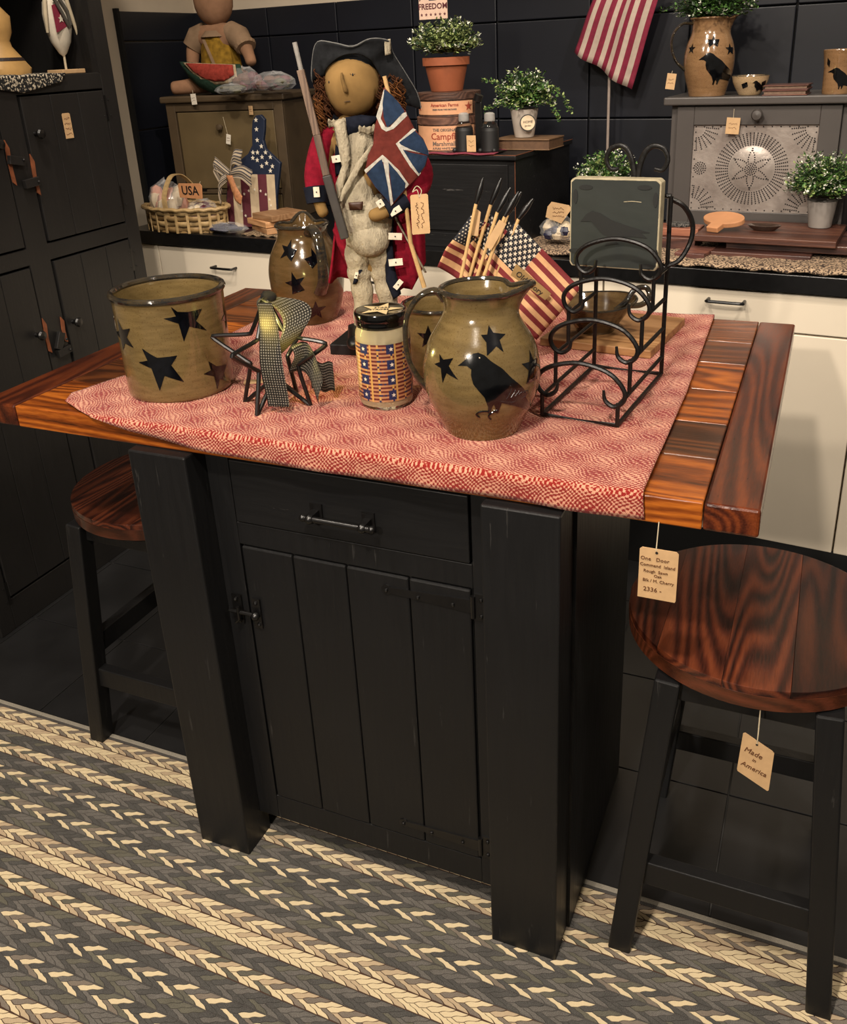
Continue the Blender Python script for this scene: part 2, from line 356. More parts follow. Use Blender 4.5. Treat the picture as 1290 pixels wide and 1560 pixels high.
m=MB(); m.tube([(.03,-.03,.2),(.035,-.012,.16),(.03,.01,.125)],.005); m.tube([(.03,-.01,.2),(.034,.01,.165),(.03,.018,.13)],.005); build('scarf',m,plain('grey_wool','4c4840',.9),g,smooth=True)
g=thing('seated_figure','tan carved figure on the cupboard shelf, cropped by the frame','figurine',(-.75,.885,1.447))
m=MB(); m.lathe([(0,.07),(.02,.075),(.05,.05),(.075,.028),(.09,.025),(.11,.036),(.15,.04),(.19,.0)],20,sx=.6); build('body',m,plain('tan_wood','b08a52',.6,.15,20),g,smooth=True)
build('belt',MB().lathe([(.04,.059),(.048,.053)],20,sx=.62),M_brown,g)
def speckle(name,a,b,scale,th=.5):
    m,t=newmat(name); oc=t.add('ShaderNodeTexCoord').outputs['Object']; n=t.noise(oc,scale,2); t.set('Base Color',t.ramp(n,[(th-.03,sc(a)),(th+.03,sc(b))])); t.set('Roughness',.9); t.bump(n,.6,.002); return m
def shelfmat(u,v):
    y=.42+.565*u
    if v<.55: return (-.80+.152*v/.55,y,1.4495+.002*math.sin(u*30))
    return (-.6475,y,1.4495-(v-.55)/.45*.034*max(.15,1.25-abs(u-.72)*2.6-(.9 if u>.97 else 0)))
mt=build('mat',MB().grid(shelfmat,60,18),speckle('black_white_braid','0c0b0b','b9ad98',170,.56),smooth='all',solid=.004)
tag(mt,'black and white braided mat hanging over the cupboard shelf edge','mat')
# ------------------------------------------------------------ back counter run
SEG=[(-.95,-.865),(-.865,-.25),(-.25,.37),(.37,.79),(.79,1.453),(1.453,2.1)]
names=['cream filler cabinet beside the black cupboard','cream drawer cabinet behind the star crock','cream drawer cabinet behind the cloth soldier','cream drawer cabinet behind the small flags','cream cabinet with a black pull right of the island','cream cabinet at the far right behind the bar stool']
for k,(s0,s1) in enumerate(SEG):
    t=thing('base_cabinet',names[k],'cabinet',bk(s0,0,0),AL,'base cabinets along the back wall')
    W=s1-s0
    build('body',MB().bb(0.001,W-.001,.03,.62,.0,.866),plain('cream_carcass','b7a88e',.5,.03,5),t) if k!=9 else None
    if k==0: build('filler_panel',MB().bb(.002,W-.002,.012,.03,.16,.862),M_cream,t); continue
    dr=build('drawer',MB().bb(.0025,W-.0025,.012,.03,(.69 if k<4 else .764),.862),M_cream,t,bevel=.002)
    dx=W/2; hz=.805 if k<4 else .835
    m=MB(); m.tube(curve([(dx-.045,.012,hz),(dx-.045,-.010,hz),(dx-.038,-.017,hz),(dx+.038,-.017,hz),(dx+.045,-.010,hz),(dx+.045,.012,hz)],4),.0042,8); build('handle',m,M_iron,dr,smooth=True)
    z1=.685 if k<4 else .759
    build('door',MB().bb(.0025,W-.0025,.012,.03,.16,z1),M_cream,t,bevel=.002)
tk=build('toe_kick',MB().box((.6,0,.08),(3.1,.01,.16)),M_seam,loc=bk(0,.018,0),rz=AL); tag(tk,None,None,None,'structure'); tk.name='baseboard_back'
ct=build('countertop',MB().bb(-1.0,2.3,0,.645,.868,.914),M_ctr,loc=tuple(B0),rz=AL,bevel=.002); tag(ct,'long matt black countertop running along the back wall','countertop')
# ------------------------------------------------------------ island
isl=thing('kitchen_island','black painted farmhouse kitchen island with oak plank top, drawer and door','kitchen island',(0,0,0))
TZ0,TZ1=.8735,.914
ys=[0,.14,.271,.42,.565,.697,.851]
for k in range(6):
    o=build('top_plank',MB().bb(.0395,1.2265,ys[k]+.0008,ys[k+1]-.0008,TZ0,TZ1-random.uniform(0,.0008)),M_oakB if k in (1,4) else M_oak,isl,bevel=.002)
for x0,x1 in ((-.045,.0385),(1.2275,1.297)):
    o=build('breadboard_end',MB().bb(x0,x1,0,.851,TZ0,TZ1),M_oakY,isl,bevel=.004)
POST=[(.3018,.4182,-.0214),(.9275,1.0447,-.0214),(.3018,.4182,.36),(.9275,1.0447,.36)]
for k,(x0,x1,y0) in enumerate(POST):
    build('post',MB().bb(x0,x1,y0,y0+(.078 if k<2 else .1),0,TZ0-.0005),M_black,isl,bevel=.003)
fy=.03
f=MB(); f.bb(.4182,.4635,fy,fy+.022,.07,TZ0-.001); f.bb(.893,.9275,fy,fy+.022,.07,TZ0-.001); f.bb(.4635,.893,fy+.0002,fy+.0218,.695,.738); f.bb(.4635,.893,fy+.0002,fy+.0218,.07,.128); f.bb(.4635,.893,fy+.0002,fy+.0218,.858,TZ0-.001)
build('face_frame',f,M_black,isl,bevel=.0015)
b=MB(); b.bb(1.035,1.05,.05,.46,.0,TZ0-.001); build('side_panel',b,M_black,isl); b=MB(); b.bb(.3,.315,.05,.46,.0,TZ0-.001); build('side_panel',b,M_black,isl)
build('back_panel',MB().bb(.31,1.04,.42,.44,.0,TZ0-.001),M_black,isl); build('inside_floor',MB().bb(.42,1.03,.05,.42,.07,.09),M_seam,isl)
build('skirt_rail',MB().bb(.315,1.035,.46,.475,.80,TZ0-.001),M_black,isl)
dr=build('drawer',MB().bb(.467,.890,fy-.003,fy+.018,.741,.856),M_blackX,isl,bevel=.0015)
pz=.785
m=MB(); m.tube([(.618,fy-.026,pz),(.735,fy-.026,pz)],.0052,10)
for x in (.628,.722): m.bar((x,fy-.002,pz),(x,fy-.028,pz),.012,.014); m.box((x,fy-.004,pz),(.022,.004,.034)); m.ball((x,fy-.027,pz),.0085,10)
for x in (.615,.738): m.ball((x,fy-.026,pz),.0065,10)
build('pull',m,M_iron,dr,smooth=True)
dd_=build('door',MB().bb(.467,.890,fy+.006,fy+.018,.131,.692),M_seam,isl)
bx=[.467,.569,.671,.784,.890]
for k in range(4): build('board',MB().bb(bx[k]+.0008,bx[k+1]-.0008,fy-.002,fy+.012,.131,.692),M_black,dd_,bevel=.003)
for hz in (.664,.163):
    m=MB(); m.add([(.748,fy-.0045,hz+.005),(.748,fy-.0045,hz-.005),(.892,fy-.0045,hz-.012),(.892,fy-.0045,hz+.012),(.748,fy-.002,hz+.005),(.748,fy-.002,hz-.005),(.892,fy-.002,hz-.012),(.892,fy-.002,hz+.012)],[(0,1,2,3),(4,7,6,5),(0,4,5,1),(1,5,6,2),(2,6,7,3),(3,7,4,0)])
    m.tube([(.744,fy-.004,hz),(.744,fy-.0015,hz)],.009,12); m.bb(.896,.915,fy-.003,fy,hz-.024,hz+.024); m.tube([(.8935,fy-.004,hz-.02),(.8935,fy-.004,hz+.02)],.004,8)
    for x in (.744,.80,.86): m.ball((x,fy-.0055,hz-.002*(x>.75)),.0035,8)
    for z in (.015,-.015): m.ball((.907,fy-.004,hz+z),.0035,8)
    build('strap_hinge',m,M_iron,dd_)
m=MB(); lz=.56
m.bb(.476,.492,fy-.006,fy-.003,lz-.03,lz+.03); m.bb(.432,.452,fy-.004,fy-.001,lz-.03,lz+.03); m.tube([(.484,fy-.012,lz),(.43,fy-.012,lz)],.0035,8); m.tube([(.45,fy-.014,lz+.012),(.45,fy-.014,lz-.014),(.442,fy-.014,lz-.022)],.003,8)
m.ball((.484,fy-.012,lz-.002),.008,10)
for x,z in ((.484,.022),(.486,-.022),(.442,.022),(.446,-.022)): m.ball((x,fy-.006,lz+z),.0042,8)
build('latch',m,M_iron,dd_,smooth=True)
# price card hanging from the table edge
t=thing('island_price_card','large kraft price card on string under the island edge, handwritten 2336','tag',(1.1765,-.012,.805))
build('string',MB().tube([(-.004,.010,.073),(-.004,0,.034)],.0008,6),M_str,t)
m=MB().ext([(-.0255,-.041),(.0245,-.041),(.0255,-.038),(.0255,.034),(.0225,.037),(-.0225,.037),(-.0255,.034)],0,.0012,fr=lambda a,b,c:(a,c,b)); build('card',m,M_tag,t)
build('eyelet',MB().lathe([(0,.002),(.0004,.002)],8),M_ink,t,loc=(-.003,-.0004,.0315)).rotation_euler=(PI/2,0,0)
for s_,x,z,sz in (('One   Door',-.005,.021,.0078),('Command  Island',-.001,.0115,.0066),('Rough  Sawn',-.003,.002,.0062),('Oak',0,-.0045,.006),('Blk / M. Cherry',.001,-.0125,.0066),('2336 -',-.006,-.0265,.0095)): text('handwriting',s_,sz,M_brownink,t,(x,-.0006,z))
# ------------------------------------------------------------ stools
def disc_strip(R,x0,x1,n=14):
    """part of a round seat between two straight seams"""
    x0=max(x0,-R*.9999); x1=min(x1,R*.9999); top=[]; bot=[]
    for i in range(n+1):
        x=x0+(x1-x0)*i/n; y=math.sqrt(max(0,R*R-x*x)); bot.append((x,-y)); top.append((x,y))
    return bot+top[::-1]
def stool(cx,cy,label,rz=0,tz=.612):
    t=thing('bar_stool',label,'stool',(cx,cy,0),rz,'round seat bar stools at the island'); R=.205
    seat=build('seat',MB().lathe([(tz-.040,R-.006),(tz-.036,R-.001),(tz-.012,R)],64),M_seatX,t,smooth=True)
    cuts=[-R,-.135,-.035,.058,.145,R]
    for k in range(5):
        p=disc_strip(R-.0008,cuts[k]+.0001,cuts[k+1]-.0001)
        build('seat_plank',MB().ext(p,tz-.0125,tz),M_seat,seat,bevel=.0006)
    for i,j in ((-1,-1),(1,-1),(-1,1),(1,1)):
        build('leg',MB().bar((i*.161,j*.19,0),(i*.113,j*.165,tz-.040),.038,.038,up=(0,1,0)),M_black,t,bevel=.003)
    def rung(a,b,z,h=.048,w=.024): build('rung',MB().bar((a[0],a[1],z),(b[0],b[1],z),w,h),M_black,t,bevel=.002)
    rung((-.132,-.178),(.132,-.178),.182); rung((-.132,.178),(.132,.178),.162,.046)
    rung((-.138,-.165),(-.138,.165),.26); rung((.138,-.165),(.138,.165),.26)
    for j in (-1,1): rung((-.10,j*.155),(.10,j*.155),tz-.06,.04)
    return t
st=stool(1.302,.245,'round dark wood bar stool in the foreground with a Made in America tag')
stool(.055,.335,'round dark wood bar stool under the far end of the island, beside the cupboard')
t=thing('stool_tag','kraft tag reading Made in America hanging from the near stool seat','tag',(1.324,.045,.478))
build('string',MB().tube([(-.001,.006,.090),(0,0,.05),(0,0,.034)],.001,6),M_str,t)
m=MB().ext([(-.0225,-.024),(.0215,-.048),(.0235,-.046),(.0245,.024),(.022,.027),(-.0175,.049),(-.0205,.047),(-.0235,-.02)],0,.0012,fr=lambda a,b,c:(a,c,b)); build('card',m,M_tag,t)
build('eyelet',MB().lathe([(0,.0018),(.0004,.0018)],8),M_ink,t,loc=(0,-.0004,.033)).rotation_euler=(PI/2,0,0)
text('handwriting','Made',.0125,M_brownink,t,(-.003,-.0006,.016),(PI/2,.35,0)); text('handwriting','in',.008,M_brownink,t,(-.001,-.0006,.003),(PI/2,.35,0)); text('handwriting','America',.0115,M_brownink,t,(.0,-.0006,-.013),(PI/2,.35,0))
# ------------------------------------------------------------ braided rug
def heather(name,c,v=.35,scale=900):
    m,t=newmat(name); oc=t.add('ShaderNodeTexCoord').outputs['Object']; n=t.noise(oc,scale,2,.7); b=t.noise(oc,30,2); c=sc(c)
    t.set('Base Color',t.ramp(t.m('ADD',t.m('MULTIPLY',n,.85),t.m('MULTIPLY',b,.15)),[(.35,tuple(x*(1-v) for x in c[:3])+(1,)),(.65,tuple(min(1,x*(1+v)) for x in c[:3])+(1,))])); t.set('Roughness',.9); t.set('Specular IOR Level',.2); return m
RM=[heather('rug_cream','cdbb98',.10),heather('rug_sand','b09c80',.14),heather('rug_taupe','746a5f',.3),heather('rug_grey','625e59',.5),heather('rug_dark_grey','4c4a47',.55),heather('rug_olive_grey','5e5b50',.4)]
RX0,RX1,RY1,RP,RH=-.80,1.72,.155,.0222,.0305
rug=thing('braided_rug','flat braided rug of cream chevron bands on heathered grey under the island','rug',(0,0,0))
build('base',MB().bb(RX0,RX1,-.80,RY1,0,.0035),heather('rug_base','4a4744',.55),rug)
build('border_tape',MB().bb(RX0,RX1,RY1-.006,RY1+.004,.001,.0048),heather('rug_border','8a8478',.25),rug,bevel=.001)
brown=plain('rug_outline','40291c',.9)
def strand_poly(up):
    p,h=RP,RH/2; sh=p*1.12; g=.0010; s=1 if up else -1; n=6; A=[];B=[]; d=.0034
    for i in range(n+1):
        q=i/n; e=q+.10*math.sin(2*PI*q); x=sh*q
        A.append((x+g, g*.6+(h*.90-g)*e)); B.append((x+p-g, g*.6+(h-1.6*g)*e))
    mid=(p*.5,-d+g*.6) if up else (p*.5,g)
    poly=A+B[::-1]+([mid] if up else [])
    if not up:
        poly=[(x,y+ (d if k in (0,len(poly)-1) else 0)) for k,(x,y) in enumerate(poly)]; poly.append((p*.5,g*.4))
    return [(x,s*y) for x,y in poly]
SP={True:strand_poly(True),False:strand_poly(False)}
smesh={}
def strand(x,y,up,ci):
    key=(up,ci)
    if key not in smesh:
        mb=MB().ext(SP[up],.0032,.0046); me=bpy.data.meshes.new('rug_strand'); me.from_pydata(mb.v,[],mb.f); me.materials.append(RM[ci]); smesh[key]=me
    o=bpy.data.objects.new('rug_strand',smesh[key]); COL.objects.link(o); o.parent=rug; o.location=(x,y,0); return o
rows='ABDCDSDSD'; rd=random.Random(5); allst=[]; outl=MB()
yt=RY1-.013
for k in range(26):
    R_=rows[k%9]; yc=yt-RH*(k+.5); ph=(k*.5)%1*RP
    for half in (0,1):
        up=half==0; off=(0 if up else RP*.5)+ph
        n=int((RX1-RX0)/RP)-2
        for i in range(n):
            x=RX0+.004+off+i*RP; c3=(i+ (2 if not up else 0)+ (k//2 if R_=='S' else 0))%3
            if R_=='B': ci=0 if rd.random()<.72 else 1
            elif R_=='A': ci=(2 if c3==0 else (0 if rd.random()<.6 else 1))
            elif R_=='C': ci=(rd.choice((2,5)) if c3==0 else (0 if rd.random()<.8 else 1))
            elif R_=='S': ci=0 if c3==0 else rd.choice((3,4,4,5,2))
            else: ci=rd.choice((3,4,4,3,5))
            allst.append((x,yc,up,ci))
        if R_ in 'ABC': outl.bb(RX0+.01,RX1-.01,*( (yc,yc+RH/2) if up else (yc-RH/2,yc)),.0035,.0037)
allst.sort(key=lambda a:(a[0]+.011-.95)**2*.5+(a[1]+.55)**2)
near=[a for a in allst if a[1]>-.47 and a[0]>.1][:300]; ns=set(map(id,near))
for a in near: strand(*a)
big=MB()
for a in allst:
    if id(a) in ns: continue
    big.ext(SP[a[2]],.0032,.0046,mi=a[3],fr=lambda x,y,z,a=a:(a[0]+x,a[1]+y,z))
o=build('rug_strands',big,RM,rug,fixn=False); o['kind']='stuff'
build('strand_outlines',outl,brown,rug)
# ------------------------------------------------------------ measured outlines (metres, local frames)
UF_OUT=[(0.0231, 0.4928), (0.0383, 0.476), (0.0574, 0.4529), (0.0715, 0.4223), (0.085, 0.4065), (0.0936, 0.3846), (0.0877, 0.3616), (0.0756, 0.345), (0.0518, 0.324), (0.024, 0.2948), (0.015, 0.3081), (-0.0031, 0.3297), (-0.019, 0.3556), (-0.0116, 0.3832), (-0.0013, 0.4012), (0.0019, 0.4254), (0.0099, 0.4491), (0.0168, 0.4725)]
UF_W1=[(0.022, 0.4885), (0.0252, 0.4898), (0.0215, 0.4665), (0.0142, 0.443), (0.0216, 0.4291), (0.0291, 0.4288), (0.0525, 0.4502), (0.0582, 0.4515), (0.0595, 0.4455), (0.0353, 0.4255), (0.0223, 0.4216), (0.0147, 0.4264), (0.0066, 0.4463), (0.0123, 0.461)]
UF_BTOP=[(0.0236, 0.4899), (0.034, 0.4813), (0.0457, 0.4684), (0.0558, 0.4531), (0.0359, 0.4361), (0.0244, 0.4281), (0.0192, 0.4458), (0.019, 0.4666)]
UF_BR=[(0.0714, 0.4206), (0.0856, 0.4051), (0.093, 0.3873), (0.0933, 0.3787), (0.065, 0.3898), (0.0464, 0.3992), (0.0435, 0.403)]
UF_BR2=[(0.0492, 0.3914), (0.0616, 0.3857), (0.0917, 0.3781), (0.0861, 0.3619), (0.0751, 0.3484), (0.0638, 0.3661)]
UF_WR=[(0.0685, 0.4249), (0.0737, 0.4223), (0.0466, 0.4022), (0.0653, 0.3937), (0.0936, 0.3854), (0.0934, 0.3802), (0.0649, 0.3876), (0.0529, 0.3903), (0.064, 0.3707), (0.0784, 0.3497), (0.074, 0.3446), (0.0603, 0.3615), (0.0376, 0.4011)]
UF_BB=[(-0.0159, 0.3526), (-0.0072, 0.3615), (0.0115, 0.3768), (0.0148, 0.3636), (0.0196, 0.3289), (0.0211, 0.3001), (0.0136, 0.3101), (-0.003, 0.3299)]
UF_BB2=[(0.023, 0.371), (0.0373, 0.3532), (0.0507, 0.3338), (0.0485, 0.3228), (0.0277, 0.3014), (0.0255, 0.3286)]
UF_WB=[(-0.0203, 0.3589), (0.0135, 0.3838), (0.0196, 0.3783), (0.0407, 0.3562), (0.0564, 0.3309), (0.0502, 0.3242), (0.0237, 0.3678), (0.0226, 0.3507), (0.0269, 0.2998), (0.0224, 0.2952), (0.0184, 0.3352), (0.0143, 0.3714), (0.0081, 0.3748), (-0.0175, 0.3532)]
NAVYL=[(-0.0692, 0.4015), (-0.0599, 0.3854), (-0.0625, 0.3539), (-0.0741, 0.3448), (-0.0736, 0.3703)]
NAVYR=[(0.0048, 0.277), (0.0242, 0.2627), (0.0202, 0.2257), (0.0192, 0.181), (0.0297, 0.1241), (0.0151, 0.114), (0.0034, 0.1502), (0.004, 0.2128)]
VEST=[(-0.0703, 0.4404), (-0.0491, 0.444), (-0.0484, 0.4134), (-0.0298, 0.4248), (-0.0035, 0.4329), (-0.001, 0.3988), (-0.0225, 0.3495), (-0.006, 0.3037), (0.0051, 0.2704), (0.005, 0.2168), (-0.0162, 0.2042), (-0.0364, 0.2069), (-0.064, 0.2218), (-0.0659, 0.2803), (-0.0772, 0.3037), (-0.0663, 0.3355), (-0.0655, 0.383)]
BELT=[(-0.0679, 0.4395), (-0.0501, 0.4432), (-0.0438, 0.4017), (-0.0442, 0.3769), (-0.0588, 0.3365), (-0.0713, 0.305), (-0.0738, 0.334), (-0.0597, 0.3651), (-0.0633, 0.3995)]
BELT2=[(-0.0052, 0.4002), (-0.0004, 0.3999), (-0.0166, 0.3759), (-0.0646, 0.305), (-0.0715, 0.3005), (-0.063, 0.3242), (-0.0332, 0.3704)]
BUCKLE=[(-0.0531, 0.3031), (-0.0267, 0.3035), (-0.0288, 0.2891), (-0.0519, 0.2891)]
SCARF=[(-0.049, 0.4442), (-0.0215, 0.4475), (0.0101, 0.443), (-0.0036, 0.43), (-0.0402, 0.4132), (-0.0483, 0.4135)]
SIGNCROW=[(-0.017, 0.27), (-0.0069, 0.2826), (0.0032, 0.2885), (0.0169, 0.2851), (0.0358, 0.2746), (0.0694, 0.2649), (0.1008, 0.2569), (0.0862, 0.2561), (0.097, 0.2477), (0.0733, 0.249), (0.0501, 0.2478), (0.047, 0.2395), (0.0505, 0.2364), (0.0354, 0.2339), (0.027, 0.2318), (0.0285, 0.2361), (0.0369, 0.2389), (0.035, 0.2454), (0.0195, 0.2527), (0.0072, 0.2652), (0.002, 0.2709)]
SIGNLEAF=[(-0.0085, 0.3262), (0.0894, 0.3283), (-0.0264, 0.311), (0.1078, 0.3091), (0.0986, 0.2016), (-0.0248, 0.2204), (0.1124, 0.2189)]
RJ_CROW=[(0.908, 1.419), (0.925, 1.43), (0.946, 1.431), (0.97, 1.413), (0.996, 1.386), (1.015, 1.366), (1.013, 1.346), (0.995, 1.355), (0.97, 1.358), (0.961, 1.341), (0.943, 1.341), (0.944, 1.358), (0.929, 1.379), (0.927, 1.399), (0.923, 1.415)]
TM_CROW=[(1.248, 1.373), (1.26, 1.387), (1.276, 1.382), (1.294, 1.363), (1.31, 1.342), (1.291, 1.342), (1.285, 1.329), (1.269, 1.328), (1.27, 1.345), (1.262, 1.367)]
CUT=[(-0.655, 0.93), (-0.636, 1.038), (-0.623, 1.102), (-0.591, 1.135), (-0.546, 1.162), (-0.527, 1.19), (-0.525, 1.237), (-0.52, 1.269), (-0.506, 1.286), (-0.487, 1.288), (-0.472, 1.273), (-0.475, 1.237), (-0.482, 1.206), (-0.475, 1.178), (-0.445, 1.153), (-0.42, 1.132), (-0.432, 1.044), (-0.449, 0.964)]

# ------------------------------------------------------------ runner cloth
def overshot(name,red,cream,pitch=.0056,L=.048):
    m,t=newmat(name); oc=t.add('ShaderNodeTexCoord').outputs['Object']; s=t.add('ShaderNodeSeparateXYZ',{0:oc}); x,y,z=s.outputs
    v=t.m('SUBTRACT',y,z)
    def wave(a,b): # phase-modulated stripes
        md=t.m('MULTIPLY',t.m('SINE',t.m('MULTIPLY',b,2*PI/L)),1.5); md2=t.m('MULTIPLY',t.m('SINE',t.m('MULTIPLY',a,2*PI/L)),1.9)
        return t.m('SINE',t.m('ADD',t.m('MULTIPLY',a,2*PI/pitch/1.35),t.m('ADD',md,md2)))
    p=t.m('MULTIPLY',wave(x,v),wave(v,x)); th=t.m('MULTIPLY',t.m('SINE',t.m('MULTIPLY',x,2500.)),t.m('SINE',t.m('MULTIPLY',v,2500.)))
    big=t.m('MULTIPLY',t.m('SINE',t.m('MULTIPLY',x,PI/L)),t.m('SINE',t.m('MULTIPLY',v,PI/L)))
    nz=t.noise(oc,330,2,.6)
    f=t.m('ADD',t.m('ADD',p,t.m('MULTIPLY',big,.35)),t.m('ADD',t.m('MULTIPLY',th,.25),t.m('MULTIPLY',t.m('SUBTRACT',nz,.5),3.2)))
    f=t.m('MULTIPLY_ADD',f,1.5,.30); f=t.m('MAXIMUM',t.m('MINIMUM',f,1.),0.)
    t.set('Base Color',t.mix(f,sc(red),sc(cream))); t.set('Roughness',.9); t.set('Specular IOR Level',.15); t.set('Sheen Weight',.15); t.bump(t.m('ADD',f,th),.5,.0012); return m
M_run=overshot('overshot_weave','861d18','d0957a')
Lx=[(-.05,.126),(.035,.126),(.07,.108),(.18,.142),(.3,.165),(.465,.181),(.574,.175),(.824,.25),(.9,.25)]
Rx=[(-.06,1.155),(0,1.150),(.376,1.149),(.853,1.136),(.9,1.136)]
Fa=[(0,.035),(.08,-.002),(.17,-.020),(.30,-.036),(.42,-.041),(.6,-.042),(.75,-.040),(.9,-.043),(1,-.042)]
def cloth(u,v):
    a0=interp(Fa,u); a=a0+(.885-a0)*v; l=interp(Lx,a); r_=interp(Rx,a); x=l+(r_-l)*u
    wob=.0016*math.sin(x*23+a*9)*math.sin(a*17)+.0008*math.sin(x*61+2)
    edge=.0022*math.exp(-min(u,1-u)*30)
    if a<-.004: return (x,-.0065-.0025*math.sin(x*31)*min(1,-a*25),.9165+(a+.004)*.98)
    if a>.857: return (x,.8565,.9165-(a-.857))
    return (x,max(a,-.0062),.9172+abs(wob)+edge)
m=MB().grid(cloth,150,120); rn=build('table_runner',m,M_run,smooth='all',solid=.0022,fixn=False); tag(rn,'red and cream woven overshot table runner draped over the island top','table runner')
T=.9195
# ------------------------------------------------------------ pottery
def pot(name,label,cat,c,prof,mats,rim=.0045,seg=56,warp=None,group=None,inner=.006,rz=0,foot=None):
    t=thing(name,label,cat,c,rz,group); H=prof[-1][0]
    cz=curve([(r_,0,z) for z,r_ in prof],4); P=[(v.z,v.x) for v in cz]
    I=[(z,max(.004,r_-inner)) for z,r_ in P if z>.01][::-1]+[(.010,.001)]
    wf=warp
    build('body',MB().lathe([(0,.001)]+P+I,seg,warp=wf),mats[0],t,smooth=True)
    m=MB(); path=[]
    for k in range(seg):
        a=2*PI*k/seg; rr,zz=(prof[-1][1]-inner*.4,H) if not wf else wf(a,H,prof[-1][1]-inner*.4); path.append((rr*math.cos(a),rr*math.sin(a),zz))
    m.tube(path,rim,8,closed=True); build('rim',m,mats[1],t,smooth=True); return t
CR=[(0,.090),(.01,.0935),(.06,.094),(.16,.0955),(.18,.0975)]
t=pot('stoneware_crock','wide olive stoneware crock with blue black stars at the island left end','crock',(.2826,.1627,T),CR,(M_stone,M_rim),.0058)
for k,p in enumerate(([(-48.8,.1729),(-43.1,.1628),(-33.2,.1599),(-17.5,.1598),(-25.7,.1417),(-15.0,.1205),(-33.7,.1347),(-41.4,.1103),(-43.8,.1425),(-57.5,.1541),(-45.4,.1556)],
 [(-85.5,.103),(-78.1,.0945),(-70.4,.0865),(-49.8,.088),(-57.5,.0719),(-47.3,.0392),(-66.1,.0538),(-73.7,.0265),(-78.6,.0673),(-93.3,.0771),(-81.6,.0812)],
 [(-18.2,.0662),(-8.8,.0523),(9.1,.0458),(1.4,.0343),(4.6,.0176),(-6.5,.0271),(-12.0,.01),(-13.8,.0362),(-26.1,.0461),(-16.9,.0492)])): decal_abs('painted_star',[(a,z-.0015) for a,z in p],CR,M_gl,t)
for a,z,s_ in ((-112,.118,.030),(26,.125,.026),(70,.06,.03),(120,.12,.03),(170,.06,.03),(215,.13,.028)): decal_star('painted_star',a,z,s_,CR,M_gl,t,rot=.3)
JUG=[(0,.058),(.02,.067),(.05,.081),(.08,.0885),(.11,.088),(.14,.080),(.165,.066),(.185,.055),(.2,.054),(.218,.0595)]
SPA=math.radians(12)
def jwarp(spa,up=.010,out=.022,pin=.006,H=.218):
    def wf(a,z,r_):
        if z<H*.80: return r_,z
        k=((z-H*.80)/(H*.2)); k=min(1,k)**1.4; d=(a-spa+PI)%(2*PI)-PI
        g=math.exp(-(d/.30)**2); pn=math.exp(-((abs(d)-.62)/.26)**2)
        return r_+k*(out*g-pin*pn), z+k*(up*g*.8-.003*pn+.002)
    return wf
def handle(t,pts,r0,mat,flat=.55,r1=None):
    c=curve(pts,8); n=len(c); R=[r0*(1.25-.35*math.sin(PI*i/(n-1))) for i in range(n)]
    build('handle',MB().tube(c,R,12,sq=flat),mat,t,smooth=True)
t=pot('crow_pitcher','large olive stoneware pitcher painted with a standing crow and stars','pitcher',(.873,.144,T),JUG,(M_stone,M_rim),.0045,64,jwarp(SPA))
hd=Vector((math.cos(math.radians(203)),math.sin(math.radians(203)),0))
handle(t,[hd*r_+Vector((0,0,z)) for r_,z in ((.052,.205),(.066,.219),(.090,.210),(.108,.183),(.113,.150),(.110,.115),(.098,.086),(.083,.068))],.0085,M_rim)
decal_abs('painted_star',[(-57.6,.1799),(-52.8,.1699),(-36.8,.166),(-46.8,.1598),(-45.3,.1437),(-52.2,.1526),(-63.5,.1415),(-63.0,.1584),(-69.0,.1681),(-61.1,.1684)],JUG,M_gl,t)
decal_abs('painted_star',[(-117.0,.1382),(-110.4,.1322),(-98.8,.1368),(-102.6,.1254),(-91.7,.1076),(-104.5,.1146),(-108.6,.0988),(-111.7,.1196),(-121.9,.1225),(-114.5,.1276)],JUG,M_gl,t)
decal_star('painted_star',-12,.112,.026,JUG,M_gl,t,rot=-.1); decal_star('painted_star',90,.11,.026,JUG,M_gl,t)
M_crow=plain('crow_glaze','07080a',.14,.5,60,coat=.4); M_wing=plain('wing_lines','2b2426',.25)
DCAM=-72
def ring(R0,prof,c,pts):   # outline drawn on the near side of a pot
    out=[]
    for x,z in pts:
        q=max(-.97,min(.97,(x)/interp(prof,z))); out.append((DCAM+math.degrees(math.asin(q)),z))
    return out
CROWN=[(-0.499, 0.678), (-0.37, 0.78), (-0.293, 0.846), (-0.216, 0.863), (-0.13, 0.823), (-0.045, 0.746), (0.11, 0.643), (0.247, 0.506), (0.384, 0.386), (0.461, 0.283), (0.436, 0.24), (0.487, 0.146), (0.501, 0.094), (0.461, 0.051), (0.298, 0.111), (0.11, 0.154), (0.086, 0.094), (0.058, 0.009), (0.021, 0.015), (0.024, 0.077), (-0.002, 0.137), (-0.027, 0.094), (-0.045, 0.0), (-0.086, 0.009), (-0.079, 0.094), (-0.13, 0.232), (-0.216, 0.334), (-0.285, 0.42), (-0.316, 0.54), (-0.31, 0.626), (-0.37, 0.674), (-0.439, 0.681)]
def minicrow(t,prof,x,z,w_):
    return decal_abs('crow',ring(0,prof,0,[(x+p*w_,z+q*w_) for p,q in CROWN]),prof,M_crow,t,step=.004)
